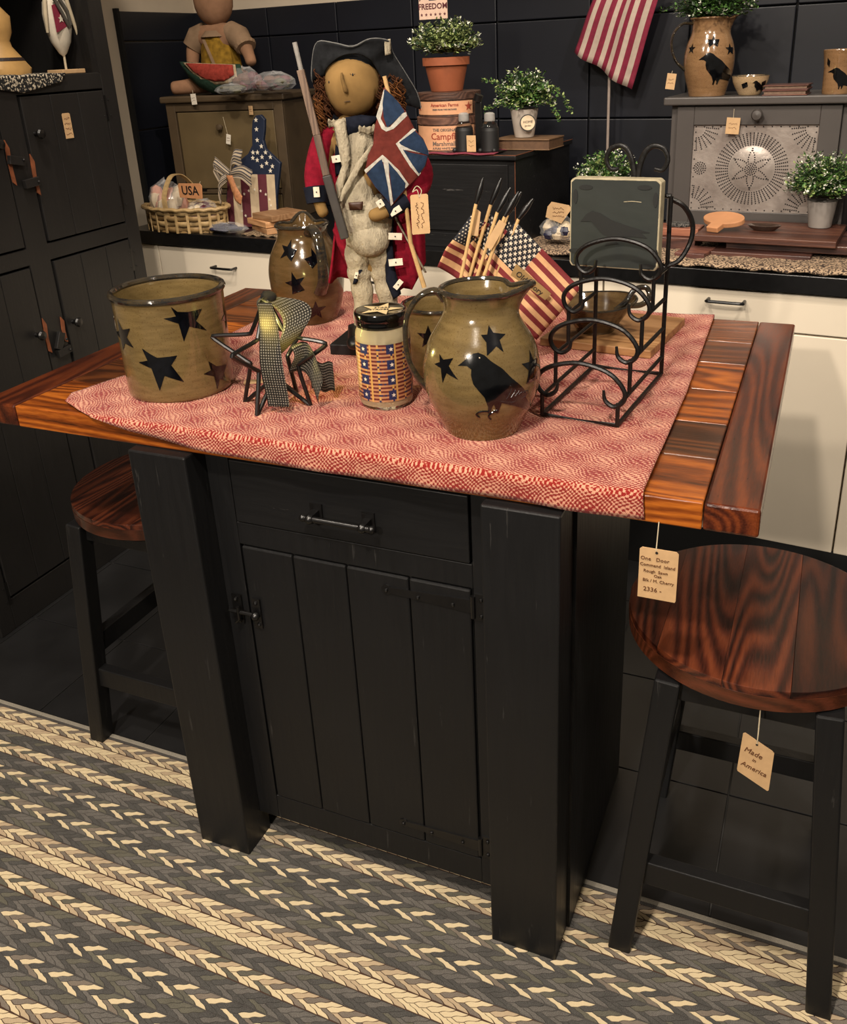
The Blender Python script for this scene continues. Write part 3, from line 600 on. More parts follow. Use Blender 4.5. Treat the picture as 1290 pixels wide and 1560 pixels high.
cr=decal_abs('crow',[(-92.9,.1273),(-83.7,.1383),(-78.2,.1445),(-72.4,.1461),(-66.0,.1424),(-60.1,.1345),(-49.6,.1228),(-40.6,.1067),(-29.3,.0896),(-20.8,.0742),(-22.8,.0701),(-12.6,.0537),(-3.4,.0425),(-9.7,.0405),(-34.5,.0597),(-50.6,.0701),(-52.0,.0631),(-53.6,.0529),(-56.5,.0543),(-56.5,.062),(-58.5,.0696),(-60.2,.0646),(-61.3,.0532),(-64.3,.0547),(-63.9,.0651),(-67.3,.082),(-72.9,.0933),(-77.3,.1026),(-79.3,.115),(-79.0,.1235),(-83.4,.128),(-88.5,.128)],JUG,M_crow,t)
def onpot(prof,pts,off=.0011):
    prof=fine(prof); return [((interp(prof,z)+off)*math.cos(math.radians(a)),(interp(prof,z)+off)*math.sin(math.radians(a)),z) for a,z in pts]
for p in ([(-62.6,.0581),(-71.2,.0581),(-75.7,.0528),(-72.7,.0479)],[(-54.4,.0583),(-60.1,.0552),(-63.5,.049),(-60.7,.0427)]): build('claw',MB().tube(curve(onpot(JUG,p),5),.0013,6),M_crow,cr)
m=MB()
for k in range(6): m.tube(onpot(JUG,[(-46+k*4.4,.0755+.001*k),(-42.5+k*4.4,.0845-.001*k),(-41+k*4.2,.091-.0035*k)]),.0005,4)
m.tube(onpot(JUG,[(-52,.0735),(-40,.068),(-24,.0715)]),.0006,4); build('wing_feathers',m,M_wing,cr)
m=MB(); m.tube(onpot(JUG,[(-71.5,.139),(-70.5,.1395)],.0012),.0013,6); build('eye',m,plain('eye_white','a89a80',.4),cr)
J2=[(0,.062),(.02,.069),(.05,.077),(.08,.0815),(.11,.0825),(.14,.077),(.165,.066),(.183,.056),(.195,.054),(.208,.058)]
t=pot('star_pitcher','glossy brown stoneware pitcher with painted stars, handle toward the viewer','pitcher',(.286,.622,T),J2,(M_stone2,M_rim),.0042,64,jwarp(math.radians(118),.016,.02,.006,.208))
hd=Vector((math.cos(math.radians(-40)),math.sin(math.radians(-40)),0))
handle(t,[hd*r_+Vector((0,0,z)) for r_,z in ((.050,.197),(.066,.210),(.092,.200),(.108,.168),(.112,.135),(.104,.10),(.083,.076))],.0125,M_rim,.6)
for a,z,s_,rt in ((-89.3,.1655,.0215,-.2),(-41.7,.1474,.0215,.2),(-76.5,.0989,.024,.25),(-48.9,.035,.0225,0),(30,.12,.024,0)): decal_star('painted_star',a,z,s_,J2,M_gl,t,rot=rt)
SCp=[(0,.058),(.02,.0625),(.08,.0645),(.112,.0645),(.122,.067)]
t=pot('flag_crock','small olive stoneware crock with a star holding stick flags','crock',(.702,.385,T),SCp,(M_stone,M_rim),.004)
decal_star('painted_star',-84,.078,.022,SCp,M_gl,t); decal_star('painted_star',-30,.07,.022,SCp,M_gl,t)
# bowl with loop handle on a board
wood('board_wood','b58a5e','9a6f44','75502e','X',.45,1.,0); M_board=MC['board_wood']
t=thing('cutting_board','light wooden cutting board under the looped bowl','cutting board',(.84,.56,T),-.115)
build('plank',MB().bb(0,.222,0,.235,0,.016),M_board,t,bevel=.002)
BW=[(0,.038),(.006,.040),(.03,.057),(.060,.078)]
def bwarp(a,z,r_):
    k=max(0,(z-.03)/.03); return r_+k*.0025*math.sin(3*a+1), z+k*.004*math.sin(2*a+.5)
t=pot('looped_bowl','flared glossy stoneware bowl with a looped twig handle','bowl',(.931,.640,T+.0165),BW,(stoneware('bowl_glaze','5c4a30','43321f',.12),M_rim),.0025,48,bwarp,inner=.004)
m=MB(); m.tube(curve([(.045,-.03,.05),(.062,-.02,.065),(.075,.0,.085),(.095,.01,.088),(.103,.005,.07),(.09,-.005,.058),(.068,-.012,.056),(.052,-.02,.054)],6),.0055,10); build('loop_handle',m,M_rim,t,smooth=True)
t2=thing('bowl_price_tag','slim price tag tied inside the looped bowl','tag',(.905,.60,T+.05)); build('card',MB().box((0,0,0),(.010,.001,.04),rz=.5),M_tag,t2); build('string',MB().tube([(0,0,.019),(.004,.004,.03)],.0006,5),M_str,t2)
# ------------------------------------------------------------ stick flags in the small crock
M_fr=plain('flag_red','6f1f22',.8,.1,200); M_fc=plain('flag_cream','c99c70',.8,.06,200); M_fb=plain('flag_navy','14151d',.8,.2,200); M_stick=plain('dowel','bd9a68',.6,.12,80); M_tip=plain('black_spear_tip','0f0f10',.35)
YA=.4176; YAX=Vector((math.cos(YA),math.sin(YA),0)); YAN=Vector((math.sin(YA),-math.cos(YA),0))   # toward the viewer
FP=Vector((.708,.40,.918))
def fl_pt(s,z,d=0): return FP+YAX*s+YAN*d+Vector((0,0,z))
def flag_mesh(P,nu,canton=(.42,7/13),stars=(6,5),off=1):
    """13 stripes; P(u along the fly, v across the stripes)->Vector"""
    mb=MB(); 
    def mf(i,j):
        u=(i+.5)/nu; 
        if u<canton[0] and j//2<7: return 2
        return 0 if (j//2)%2==0 else 1
    mb.grid(P,nu,26,matfn=mf)
    st=MB(); rows=9
    for r_ in range(rows):
        n=stars[0] if r_%2==0 else stars[1]
        for c in range(n):
            u=canton[0]*((c+.5+(0 if r_%2==0 else .5))/stars[0]); v=canton[1]*(r_+.5+.1)/(rows+.2)
            s0=star(1,.42); c0=P(u,v); du=(P(u+.01,v)-c0).normalized(); dv=(P(u,v+.01)-c0).normalized(); nn=du.cross(dv).normalized()
            if nn.dot(YAN)<0: nn=-nn
            R=(P(0,0)-P(canton[0],0)).length/stars[0]*.40
            st.add([c0+nn*.0013*off+(du*x+dv*y)*R for x,y in s0],[tuple(range(10))])
    return mb,st
def stick_flag(label,b,j,tp,P,tagpos=None,depth=0):
    t=thing('stick_flag',label,'flag',tuple(b),0,'small flags in the crock'); o=Vector(b)
    L=[Vector(x)-o for x in (b,j,tp)]
    build('dowel',MB().tube([L[0],L[1]],.0032,8),M_stick,t,smooth=True)
    d=(L[2]-L[1]); build('spear_tip',MB().tube([L[1]-d*.05,L[1]+d*.15,L[1]+d*.45,L[1]+d*.7,L[2]],[.0036,.0046,.0056,.0044,.002],10),M_tip,t,smooth=True)
    if P:
        mb,st=flag_mesh(lambda u,v:P(u,v)-o,20); c=build('cloth',mb,[M_fr,M_fc,M_fb],t,smooth='all',solid=.0008,fixn=False)
        q=build('stars',st,plain('star_white','cfc2ae',.7),c,fixn=False); q['kind']='stuff'
    return t
def para(T0,A,B,d0,wv,ph=0,dd=0):
    T0,A,B=[Vector((a[0],0,a[1])) for a in (T0,A,B)]
    def P(u,v):
        q=T0+(A-T0)*u+(B-T0)*v; return fl_pt(q.x,q.z,d0+dd*u+wv*math.sin(u*7+v*4+ph)*(.3+u))
    return P
zb=.02
stick_flag('small stars and stripes flag turned front, nearest the crow sign',fl_pt(.03,zb,.0),fl_pt(.137,.268,.0),fl_pt(.162,.300,.0),para((.131,.263),(.244,.142),(.053,.168),.0,.004,0,.02))
stick_flag('small flag furled at the left of the bunch, stripes facing',fl_pt(-.005,zb,.02),fl_pt(.062,.300,.012),fl_pt(.075,.341,.01),lambda u,v:fl_pt(.054-.064*v+u*(.055+.03*v),.276-.075*v-u*(.03+.035*v)-.03*max(0,v-.75)*2,-.012+.012*math.sin(u*5+v*3)))
stick_flag('small flag with its canton showing dark between the sticks',fl_pt(.0,zb,-.01),fl_pt(.089,.295,-.005),fl_pt(.108,.337,-.005),para((.085,.28),(.155,.20),(.03,.19),-.012,.004,1))
stick_flag('small flag rolled behind the front sticks',fl_pt(.008,zb,.018),fl_pt(.099,.284,.012),fl_pt(.122,.322,.01),para((.115,.272),(.16,.20),(.05,.20),-.018,.004,2))
stick_flag('rolled stick flag with a price tag on its dowel',fl_pt(.014,zb,.03),fl_pt(.111,.277,.02),fl_pt(.135,.316,.018),None)
stick_flag('rolled stick flag at the back of the bunch',fl_pt(.02,zb,-.012),fl_pt(.119,.275,-.012),fl_pt(.143,.311,-.012),para((.12,.262),(.15,.22),(.07,.20),-.024,.002,3))
t=thing('old_glory_label','brown paper label reading Old Glory pinned on the front flag','label',tuple(fl_pt(.153,.160,.035)),YA)
m=MB().add([(-.025,0,.035),(.037,0,-.022),(.026,0,-.033),(-.035,0,.015)],[(0,1,2,3)]); build('card',m,plain('brown_paper','8d7044',.8),t,solid=.0008)
text('lettering','Old Glory',.0145,M_ink,t,(-.002,-.0012,-.001),(PI/2,.72,0))
t=thing('flag_price_tag','blank tan price tag on the front sticks of the flag bunch','tag',tuple(fl_pt(.088,.250,.03)),YA)
build('card',MB().ext([(.012,.022),(.024,.014),(-.003,-.030),(-.015,-.022)],0,.001,fr=lambda a,b,c:(a,c,b)),M_tag,t)
t=thing('flag_price_tag','tan price tag on the left furled flag','tag',tuple(fl_pt(.058,.262,.004)),YA)
build('card',MB().ext([(.002,.028),(.012,.02),(.006,-.022),(-.005,-.02)],0,.001,fr=lambda a,b,c:(a,c,b)),M_tag,t)
# ------------------------------------------------------------ jar candle
t=thing('jar_candle','cream candle jar wrapped in a patchwork flag label with black lid','candle',(.6811,.1971,T))
gm,gt=newmat('clear_glass'); gt.set('Base Color',(1,1,1,1)); gt.set('Roughness',.03); gt.set('Transmission Weight',1.); gt.set('IOR',1.45)
build('wax',MB().lathe([(.006,0),(.006,.040),(.014,.0425),(.118,.0425),(.122,.041),(.135,.0385),(.135,0)],40),plain('cream_wax','d8c9a2',.45,.03,8),t,smooth=True)
build('glass_jar',MB().lathe([(0,.0),(0,.040),(.004,.0437),(.012,.0450),(.118,.0450),(.128,.0440),(.134,.041),(.146,.0405)],48),gm,t,smooth=True)
build('lid',MB().lathe([(.140,.0425),(.1445,.0430),(.147,.0425),(.149,.0435),(.158,.0440),(.161,.0425),(.1615,.040),(.1605,.037),(.1605,0)],48),plain('black_lid','050505',.12,.1,40,coat=.8),t,smooth=True)
m=MB().ext([(x,y) for x,y in star(.036,.015,5,.4)],.1612,.1617); st_=build('lid_star',m,plain('star_cream','c9b183',.6),t)
for k,(s_,y) in enumerate((('STARS',.006),('STRIPES',-.006))): text('lettering',s_,.0095,M_ink,t,(0,y,.1619),(0,0,.35))
Cc=[plain('lb_red','571d17',.5,.2,200),plain('lb_tan','a3744f',.5,.1,200),plain('lb_navy','1a2246',.5,.2,200),plain('lb_gold','b38a48',.5,.1,200),plain('lb_cream','c2a078',.5,.05,200)]
m=MB(); NR,NC=30,64; rd=random.Random(9); st=MB()
for i in range(NC):
    for j in range(NR):
        a0=math.radians(-200+260*i/NC); a1=math.radians(-200+260*(i+1)/NC); z0=.016+.098*j/NR; z1=.016+.098*(j+1)/NR
        blk=(i//4+ (j//6))%3
        col=(0 if j%2 else 1)
        if (i//5)%3==1 and (j%8) in (1,2,3,4,5): col=2
        elif i%7==2: col=3 if j%3 else 2
        if (i//5)%3==0 and (j%6)==3 and i%2: col=2
        if i%13==0: col=3
        if 12<=i<=18 and 6<=j<=24: col=3 if j%2 else 4
        r_=.0455; m.add([(r_*math.cos(a),r_*math.sin(a),z) for a,z in ((a0,z0),(a1,z0),(a1,z1),(a0,z1))],[(0,1,2,3)],col)
lb=build('label',m,Cc,t,smooth=True,fixn=False)
for i in range(NC//5):
    if i%3==1:
        for j in range(0,NR,8):
            a=-200+260*(i*5+2.5)/NC; decal_abs('printed_star',[(a+math.degrees(x/.046),.016+.098*(j+3.5)/NR+y) for x,y in star(.0042)],[(0,.0455),(.2,.0455)],plain('star_white','cfc2ae',.7),lb,.0003,.05)
# ------------------------------------------------------------ wire star lantern with ribbon
SG=Vector((.503,.135,T))
t=thing('wire_star_lantern','crossed black wire star stand with a small lit bulb and plaid bow','lantern',tuple(SG),0)
ol=[(0.0,.190),(-.012,.160),(-.030,.126),(-.040,.119),(-.096,.115),(-.0995,.108),(-.047,.072),(-.0415,.062),(-.0585,.003),(-.053,.0015),(0,.036),(.053,.0015),(.0585,.003),(.0455,.062),(.050,.072),(.093,.1),(.092,.109),(.04,.117),(.028,.126),(.012,.160)]
for ang_,k in ((.17,1.),(1.50,.95)):
    ca,sa=math.cos(ang_),math.sin(ang_); build('wire_star',MB().tube(curve([(x*ca*k,x*sa*k,z+.003) for x,z in ol],3,True),.0037,8,closed=True),M_iron,t,smooth=True)
em,et=newmat('bulb_glow'); et.set('Base Color',(1,.9,.3,1)); et.set('Emission Color',(1,.88,.25,1)); et.set('Emission Strength',14.)
build('bulb',MB().lathe([(0,.003),(.008,.006),(.016,.0055),(.024,.001)],12),em,t,smooth=True,loc=(.012,-.012,.118))
build('bulb_socket',MB().lathe([(0,.0),(0,.006),(.03,.006),(.03,0)],12),M_iron,t,loc=(.012,-.012,.088))
l=bpy.data.lights.new('bulb_light','POINT'); l.energy=1.1; l.color=(1,.85,.3); l.shadow_soft_size=.006; lo=bpy.data.objects.new('bulb_light',l); COL.objects.link(lo); lo.location=tuple(SG+Vector((.012,-.012,.148)))
def check(name,a,b,n1,n2,translu=False):
    m,t=newmat(name); uv=t.add('ShaderNodeTexCoord').outputs['UV']; s=t.add('ShaderNodeSeparateXYZ',{0:uv})
    f1=t.m('GREATER_THAN',t.m('FRACT',t.m('MULTIPLY',s.outputs[0],n1)),.5); f2=t.m('GREATER_THAN',t.m('FRACT',t.m('MULTIPLY',s.outputs[1],n2)),.45)
    f=t.m('MULTIPLY',f1,f2); t.set('Base Color',t.mix(f,sc(a),sc(b))); t.set('Roughness',.9)
    if translu:
        t.set('Transmission Weight',0.); tr=t.add('ShaderNodeBsdfTranslucent',{0:sc(b)}); mx=t.add('ShaderNodeMixShader',{0:.34}); out=t.n['Material Output']
        t.l.new(t.b.outputs[0],mx.inputs[1]); t.l.new(tr.outputs[0],mx.inputs[2]); t.l.new(mx.outputs[0],out.inputs[0])
    return m
M_rib=check('plaid_ribbon','0b0a0a','8f897a',9,40,True); M_rib2=check('plaid_ribbon_wide','0b0a0a','8f897a',11,22,True)
rb=thing('plaid_ribbon','black and cream checked ribbon tied over the wire star lantern','ribbon',tuple(SG),.17)
build('front_tail',MB().grid(lambda u,v:(.016+.008*v+(.024+.012*math.sin(v*PI*.8))*(u-.5)+.006*v*u-.004, -.030-.02*v+.004*math.sin(v*8), .185-.172*v),8,40,uv=True),M_rib,rb,smooth='all',solid=.0008,fixn=False)
build('bow_loop',MB().grid(lambda u,v:(.016+.052*math.sin(v*PI)*(.5+.6*u)+.012*(u-.5),-.025+.02*u+.012*math.sin(v*6),.188-.095*v+.02*math.sin(v*PI)*(u)),8,24,uv=True),M_rib2,rb,smooth='all',solid=.0008,fixn=False)
build('bow_loop',MB().grid(lambda u,v:(.008-.026*math.sin(v*PI)*(.4+.6*u),-.01+.03*(u-.5),.192-.06*v+.010*math.sin(v*PI)),6,18,uv=True),M_rib2,rb,smooth='all',solid=.0008,fixn=False)
build('side_tail',MB().grid(lambda u,v:(.040+.050*v+.006*math.sin(u*5),-.012+.015*math.sin(v*4),.106-.03*v-.045*u+.018*math.sin(v*3)-.02*v*u),8,14,uv=True),M_rib2,rb,smooth='all',solid=.0008,fixn=False)
build('back_tail',MB().grid(lambda u,v:(.062+.034*v,.008+.02*v,.078-.052*u+.003*math.sin(v*9)-.012*v),8,12,uv=True),M_rib2,rb,smooth='all',solid=.0008,fixn=False)
build('knot',MB().ball((.012,-.012,.190),(.014,.010,.010),12),M_rib2,rb,smooth=True)
t=thing('cloth_price_tag','small blank cream card lying on the runner beside the crock','tag',(.403,.215,T+.001),.5); build('card',MB().bb(-.018,.018,-.010,.010,0,.001),M_tag,t)
# ------------------------------------------------------------ wrought iron rack and crow sign
RK=Vector((.95,.208,T)); rz=-.0900
t=thing('tiered_iron_rack','black wrought iron tiered rack with scrolled rungs standing on the runner','rack',tuple(RK),rz); W=.1225; r0=.0038
m=MB(); m.tube([(0,0,.004),(W,0,.004),(W,.252,.004),(0,.252,.004)],r0,8,closed=True); build('base_frame',m,M_ironm,t)
for x in (0,W): build('back_post',MB().tube([(x,.252,.004),(x,.252,.255)],r0,8),M_ironm,t)
DS=[0,.058,.115,.172]; ZR=[.036,.088,.140,.192]
def scroll_arch(x0,x1,y,z,h):
    c=(x0+x1)/2; w_=(x1-x0)/2
    pts=[(x0+.026,y,z+.024),(x0+.022,y,z+.010),(x0+.008,y,z+.002),(x0-.006,y,z+.012),(x0-.008,y,z+.030),(x0+.010,y,z+.048),(c-.012,y,z+h),(c+.022,y,z+h-.002),(x1-.010,y,z+.047),(x1+.009,y,z+.025),(x1+.008,y,z+.008),(x1-.006,y,z-.002),(x1-.020,y,z+.006),(x1-.023,y,z+.022)]
    return pts
for k in range(4):
    y,z=DS[k],ZR[k]; zb_=.004 if k==0 else ZR[k-1]
    m=MB(); p=curve(scroll_arch(0,W,y,z,.060),6); n=len(p); m.tube(p,[.0022+.0016*min(1,min(i,n-1-i)/8) for i in range(n)],8); build('scroll',m,M_ironm,t,smooth=True)
    for x in (0,W): build('riser',MB().tube([(x,y,zb_),(x,y,z+.004)],r0*.9,8),M_ironm,t)
    for x in (0,W): build('side_rail',MB().tube([(x,y,z),(x,.252,z)],r0*.85,8),M_ironm,t)
for sgn,cx in ((1,W+.002),(-1,-.002)):
    pass
m=MB(); m.tube(curve([(W,.252,.195),(W+.018,.262,.205),(W+.032,.27,.235),(W+.033,.27,.265),(W+.02,.262,.292),(W+.0,.255,.305)],6),.0042,8); build('side_curl',m,M_ironm,t,smooth=True)
m=MB(); m.tube([(W,.252,.25),(W,.252,.31)],r0,8); m.tube([(0,.252,.25),(0,.252,.31)],r0,8); m.tube([(0,.252,.31),(W,.252,.31)],r0,8); build('top_bar',m,M_ironm,t)
for s_ in (-1,1):
    c=W/2+.002
    p=[(c+s_*.006,.252,.31),(c+s_*.0035,.252,.345),(c+s_*.012,.252,.375),(c+s_*.026,.252,.388),(c+s_*.044,.252,.383),(c+s_*.051,.252,.366),(c+s_*.043,.252,.351),(c+s_*.030,.252,.352)]
    m=MB(); q=curve(p,6); m.tube(q,[.0042-.0018*i/len(q) for i in range(len(q))],8,sq=1.3); build('top_scroll',m,M_ironm,t,smooth=True)
t=thing('crow_sign','square dark green wooden block painted with a crow, resting on the iron rack','sign',tuple(RK),rz)
M_sg=plain('sign_green','1f2421',.55,.12,25,bump=.2); M_sgd=plain('sign_dark','0f1110',.6); M_sge=plain('sign_worn_edge','a2977c',.7,.2,60)
sq=[(-.036,.200),(-.032,.194),(.112,.194),(.116,.200),(.116,.336),(.110,.341),(-.030,.341),(-.036,.336)]
build('block',MB().ext(sq,.214,.238,fr=lambda a,b,c:(a,c,b)),M_sge,t,bevel=.0015)
ins=[(.04+(a-.04)*.965,.2675+(b-.2675)*.965) for a,b in sq]
build('painted_face',MB().ext(ins,.2128,.2145,fr=lambda a,b,c:(a,c,b)),M_sg,t)
build('crow',MB().ext(SIGNCROW,.2118,.213,fr=lambda a,b,c:(a,c,b)),M_sgd,t)
for k,(x,z) in enumerate(SIGNLEAF):
    hz=k in (0,1,4,5); build('leaf',MB().ext([((.012 if hz else .004)*math.cos(a)+x,(.004 if hz else .012)*math.sin(a)+z) for a in [i*PI/6 for i in range(12)]],.2118,.213,fr=lambda a,b,c:(a,c,b)),M_sgd,t)
build('scratch',MB().tube([(.056,.2125,.3045),(.07,.2122,.306),(.085,.2125,.305)],.0006,4),M_sge,t)
# ------------------------------------------------------------ cloth soldier doll
def wrinkled(name,c):
    m,t=newmat(name); oc=t.add('ShaderNodeTexCoord').outputs['Object']; v=t.add('ShaderNodeVectorMath',{0:oc,1:(1.6,1,.7)},operation='MULTIPLY').outputs[0]; n=t.noise(v,38,4,.6); f=t.noise(oc,300,2); c=sc(c)
    t.set('Base Color',t.ramp(n,[(.3,tuple(x*.72 for x in c[:3])+(1,)),(.65,c)])); t.set('Roughness',.92); t.set('Specular IOR Level',.1); t.bump(t.m('ADD',n,t.m('MULTIPLY',f,.1)),.9,.010); return m
DP=(.57,.44,T-.0015); DR=.4176
d=thing('soldier_doll','cloth soldier doll in red coat and black tricorn standing on a black base','doll',DP,DR)
def felt(name,c,var=.25,sc_=90): return plain(name,c,.92,var,sc_,bump=.3,spec=.15)
M_red=felt('red_wool','760f22'); M_nav=felt('navy_felt','141722'); M_lin=wrinkled('cream_linen','a59a84'); M_nose=felt('nose_muslin','6a5230'); M_mus=felt('tea_muslin','80643c',.16,26); M_hat=felt('black_felt','1b1c1e',.3); M_hair=felt('auburn_hair','3f2413',.5,160); M_hair2=felt('ginger_hair','5f3a1c',.4,160)
DM=Matrix.Rotation(-DR,3,'Z')
def skin(name,verts,edges,mat,parent,root=0,sub=2,label=None):
    me=bpy.data.meshes.new(name); me.from_pydata([v[:3] for v in verts],edges,[]); o=bpy.data.objects.new(name,me); COL.objects.link(o); o.parent=parent; me.materials.append(mat)
    md=o.modifiers.new('skin','SKIN'); md.use_smooth_shade=True
    for i,v in enumerate(verts):
        r_=v[3]; me.skin_vertices[0].data[i].radius=(r_,r_) if not isinstance(r_,tuple) else r_
    me.skin_vertices[0].data[root].use_root=True
    sb=o.modifiers.new('sub','SUBSURF'); sb.levels=sub; sb.render_levels=sub; return o
# base block is turned a little from the doll
build('base',MB().box((-.028,.035,.0115),(.155,.105,.021),rz=-.29),M_black,d,bevel=.0015)
bd=[(-.028,0,.215,.042),(-.032,0,.27,.040),(-.035,0,.33,.040),(-.038,0,.385,.042),(-.038,0,.425,.030),(-.037,0,.455,.022),
    (-.046,0,.17,.017),(-.044,.0,.115,.013),(-.048,0,.06,.012),(-.008,0,.17,.017),(.002,.0,.115,.013),(.000,.01,.06,.012),
    (-.078,0,.41,.022),(-.100,-.004,.365,.0165),(-.112,-.016,.322,.014),(-.106,-.030,.290,.011),(-.098,-.034,.276,.012),
    (.008,0,.41,.024),(.050,.0,.375,.020),(.076,-.012,.335,.018),(.056,-.034,.305,.015),(.022,-.05,.288,.012),(-.004,-.056,.279,.0135),(-.020,-.056,.276,.010)]
be=[(0,1),(1,2),(2,3),(3,4),(4,5),(0,6),(6,7),(7,8),(0,9),(9,10),(10,11),(3,12),(12,13),(13,14),(14,15),(15,16),(3,17),(17,18),(18,19),(19,20),(20,21),(21,22),(22,23)]
body=skin('body',bd,be,M_mus,d,0,2)
for x,y in ((-.060,-.008),(-.004,.004)):
    build('boot',MB().lathe([(0,.017),(.010,.0195),(.024,.018),(.040,.0165)],16,c=(x,y,.0225)).ball((x-.006,y-.020,.034),(.0145,.024,.0125),14),plain('black_leather','0b0b0c',.4),d,smooth=True)
# breeches and gaiters
for sx,pts in ((0,[(-.034,.0,.232),(-.045,-.004,.195),(-.047,-.002,.16),(-.044,0,.12),(-.046,0,.075),(-.049,0,.05)]),(1,[(-.018,.0,.232),(-.008,-.003,.195),(-.004,-.001,.16),(.003,0,.12),(.004,.004,.075),(.0,.008,.05)])):
    build('trouser_leg',MB().tube(curve(pts,5),[.033,.033,.032,.031,.030,.029,.0265,.0235,.022,.0235,.0235,.0205,.0195,.021,.0215,.020,.0185,.0175,.0185,.020,.0205,.0185,.0175,.0185,.0195,.0185][:26],16),M_lin,d,smooth=True)
m=MB().ball((-.026,-.012,.262),(.050,.040,.058),20); build('waist_cloth',m,M_lin,d,smooth=True)
m=MB().ball((-.022,-.030,.232),(.038,.028,.034),18); build('shirt_pouch',m,M_lin,d,smooth=True)
panel('vest',VEST,-.030,M_lin,d,.016,.018,.007,.003,.0015,70)
panel('cross_belt',BELT,-.049,M_lin,d,.004,.006,.006,.003,.0006); panel('cross_belt',BELT2,-.052,M_lin,d,.003,.006,.006,.002,.0004)
panel('buckle',BUCKLE,-.056,plain('brown_leather','3a2114',.5),d,.001,.004,.01,.002)
panel('neck_scarf',SCARF,-.030,M_nav,d,.014,.012,.006,.003,.002,120)
m=MB()
for x0,x1,z,h in ((-.078,-.048,.430,.020),(-.026,.004,.418,.018)):
    m.grid(lambda u,v:(x0+(x1-x0)*u,-.044-.004*math.sin(u*22)*v-.004*v,z+h*.6*v+.0025*v*math.sin(u*23)+.002*math.sin(u*9)),18,4)
build('ruffled_collar',m,M_lin,d,smooth='all',solid=.0015,fixn=False)
# coat
panel('coat_body',[(-.082,.43),(-.094,.40),(-.098,.345),(-.088,.28),(-.078,.25),(-.060,.25),(-.064,.33),(-.062,.43)],.0,M_red,d,.024,.02,.008,.003,.001)
panel('coat_body',[(.0,.43),(.035,.425),(.062,.38),(.066,.31),(.05,.26),(.015,.26),(.005,.34)],.0,M_red,d,.024,.02,.008,.003,.001)
build('coat_back',MB().grid(lambda u,v:(-.018+ (.055+.035*v*v)*math.cos(PI*(.02+.96*u)), .004+(.036+.012*v)*math.sin(PI*(.02+.96*u))*1.1, .430-.285*v+.004*math.sin(u*25)*v),24,16),M_red,d,smooth='all',solid=.003,fixn=False)
panel('coat_tail',[(.012,.275),(.040,.283),(.072,.30),(.081,.304),(.0795,.236),(.0787,.178),(.0505,.126),(.034,.130),(.016,.120),(.008,.169),(.009,.239)],.0,M_red,d,.018,.02,.007,.003,.003,60)
panel('coat_tail',[(-.0735,.275),(-.060,.25),(-.050,.235),(-.0405,.198),(-.050,.165),(-.0602,.139),(-.0667,.1677),(-.0836,.2178),(-.0900,.2458)],-.004,M_red,d,.016,.012,.007,.003,.002,60)
panel('navy_facing',NAVYL,-.034,M_nav,d,.006,.006,.007,.002); panel('navy_facing',NAVYR,-.022,M_nav,d,.006,.006,.007,.002,.001,60)
panel('navy_facing',[(-.050,.236),(-.042,.2),(-.052,.170),(-.060,.147),(-.054,.147),(-.040,.165),(-.034,.2),(-.043,.238)],-.022,M_nav,d,.004,.005,.007,.002)
m=MB().tube(curve([(-.078,0,.425),(-.098,-.003,.39),(-.112,-.012,.350),(-.1135,-.02,.315)],5),[.019,.021,.023,.0235,.023,.0225,.022,.0215,.021,.0205,.020,.0195,.019,.0185,.018,.018],16); build('sleeve',m,M_red,d,smooth=True)
m=MB().tube(curve([(.010,0,.418),(.048,.0,.388),(.078,-.008,.345),(.068,-.028,.314),(.046,-.040,.299)],5),[.022,.024,.025,.0255,.025,.0245,.024,.0235,.0235,.023,.0225,.022,.0215,.021,.0205,.020,.0195,.019,.0185,.018,.018],16); build('sleeve',m,M_red,d,smooth=True)
build('cuff',MB().tube([(-.1145,-.018,.328),(-.1125,-.024,.300)],[.0215,.019],16),M_nav,d,smooth=True); build('cuff',MB().tube([(.048,-.040,.302),(.012,-.052,.286)],[.0205,.018],16),M_nav,d,smooth=True)
for x,z,w_,h,r_,y in ((-.0692,.3776,.016,.012,.1,-.046),(.026,.236,.025,.0125,-.08,-.040),(.024,.188,.026,.013,.05,-.038),(.026,.145,.020,.010,.85,-.034),(-.1095,.322,.011,.018,.0,-.043),(.030,.286,.022,.011,.5,-.066),(.004,.3005,.012,.013,.5,-.070),(-.051,.166,.006,.012,-.3,-.034)):
    R=Matrix.Rotation(-r_,3,'Y'); pt=build('white_tab',MB().box((x,y,z),(w_,.0016,h),R=R),M_white,d,bevel=.0004)
    build('button',MB().ball((x,y-.0015,z),.0014,8),M_ink,pt)
# head
hd_=build('head',MB().ball((-.034,-.010,.4985),(.0485,.045,.0545),32),M_mus,d,smooth=True)
build('nose',MB().tube(curve([(-.0475,-.054,.518),(-.0468,-.0590,.508),(-.0440,-.0595,.496),(-.0425,-.0580,.489),(-.0430,-.052,.4875)],4),[.0018,.0022,.0024,.0026,.0028,.003,.0032,.0034,.0036,.0038,.0038,.0038,.0036,.0034,.003,.002,.001],8),M_nose,hd_,smooth=True)
for x,z,y in ((-.0715,.5040,-.0375),(-.029,.5145,-.0530)): build('eye',MB().ball((x,y,z),(.0014,.0014,.0024),8),M_ink,hd_)
for dx in (-1,1): build('eye_stitch',MB().tube([(-.029+dx*.0045,-.0535,.516),(-.029+dx*.002,-.0542,.5145)],.0004,4),plain('thread','3c2a18',.8),hd_)
build('mouth',MB().tube([(-.047,-.0500,.4715),(-.0415,-.0503,.4722),(-.037,-.0500,.4725)],.0007,6),plain('thread','3c2a18',.8),hd_)
rd=random.Random(21)
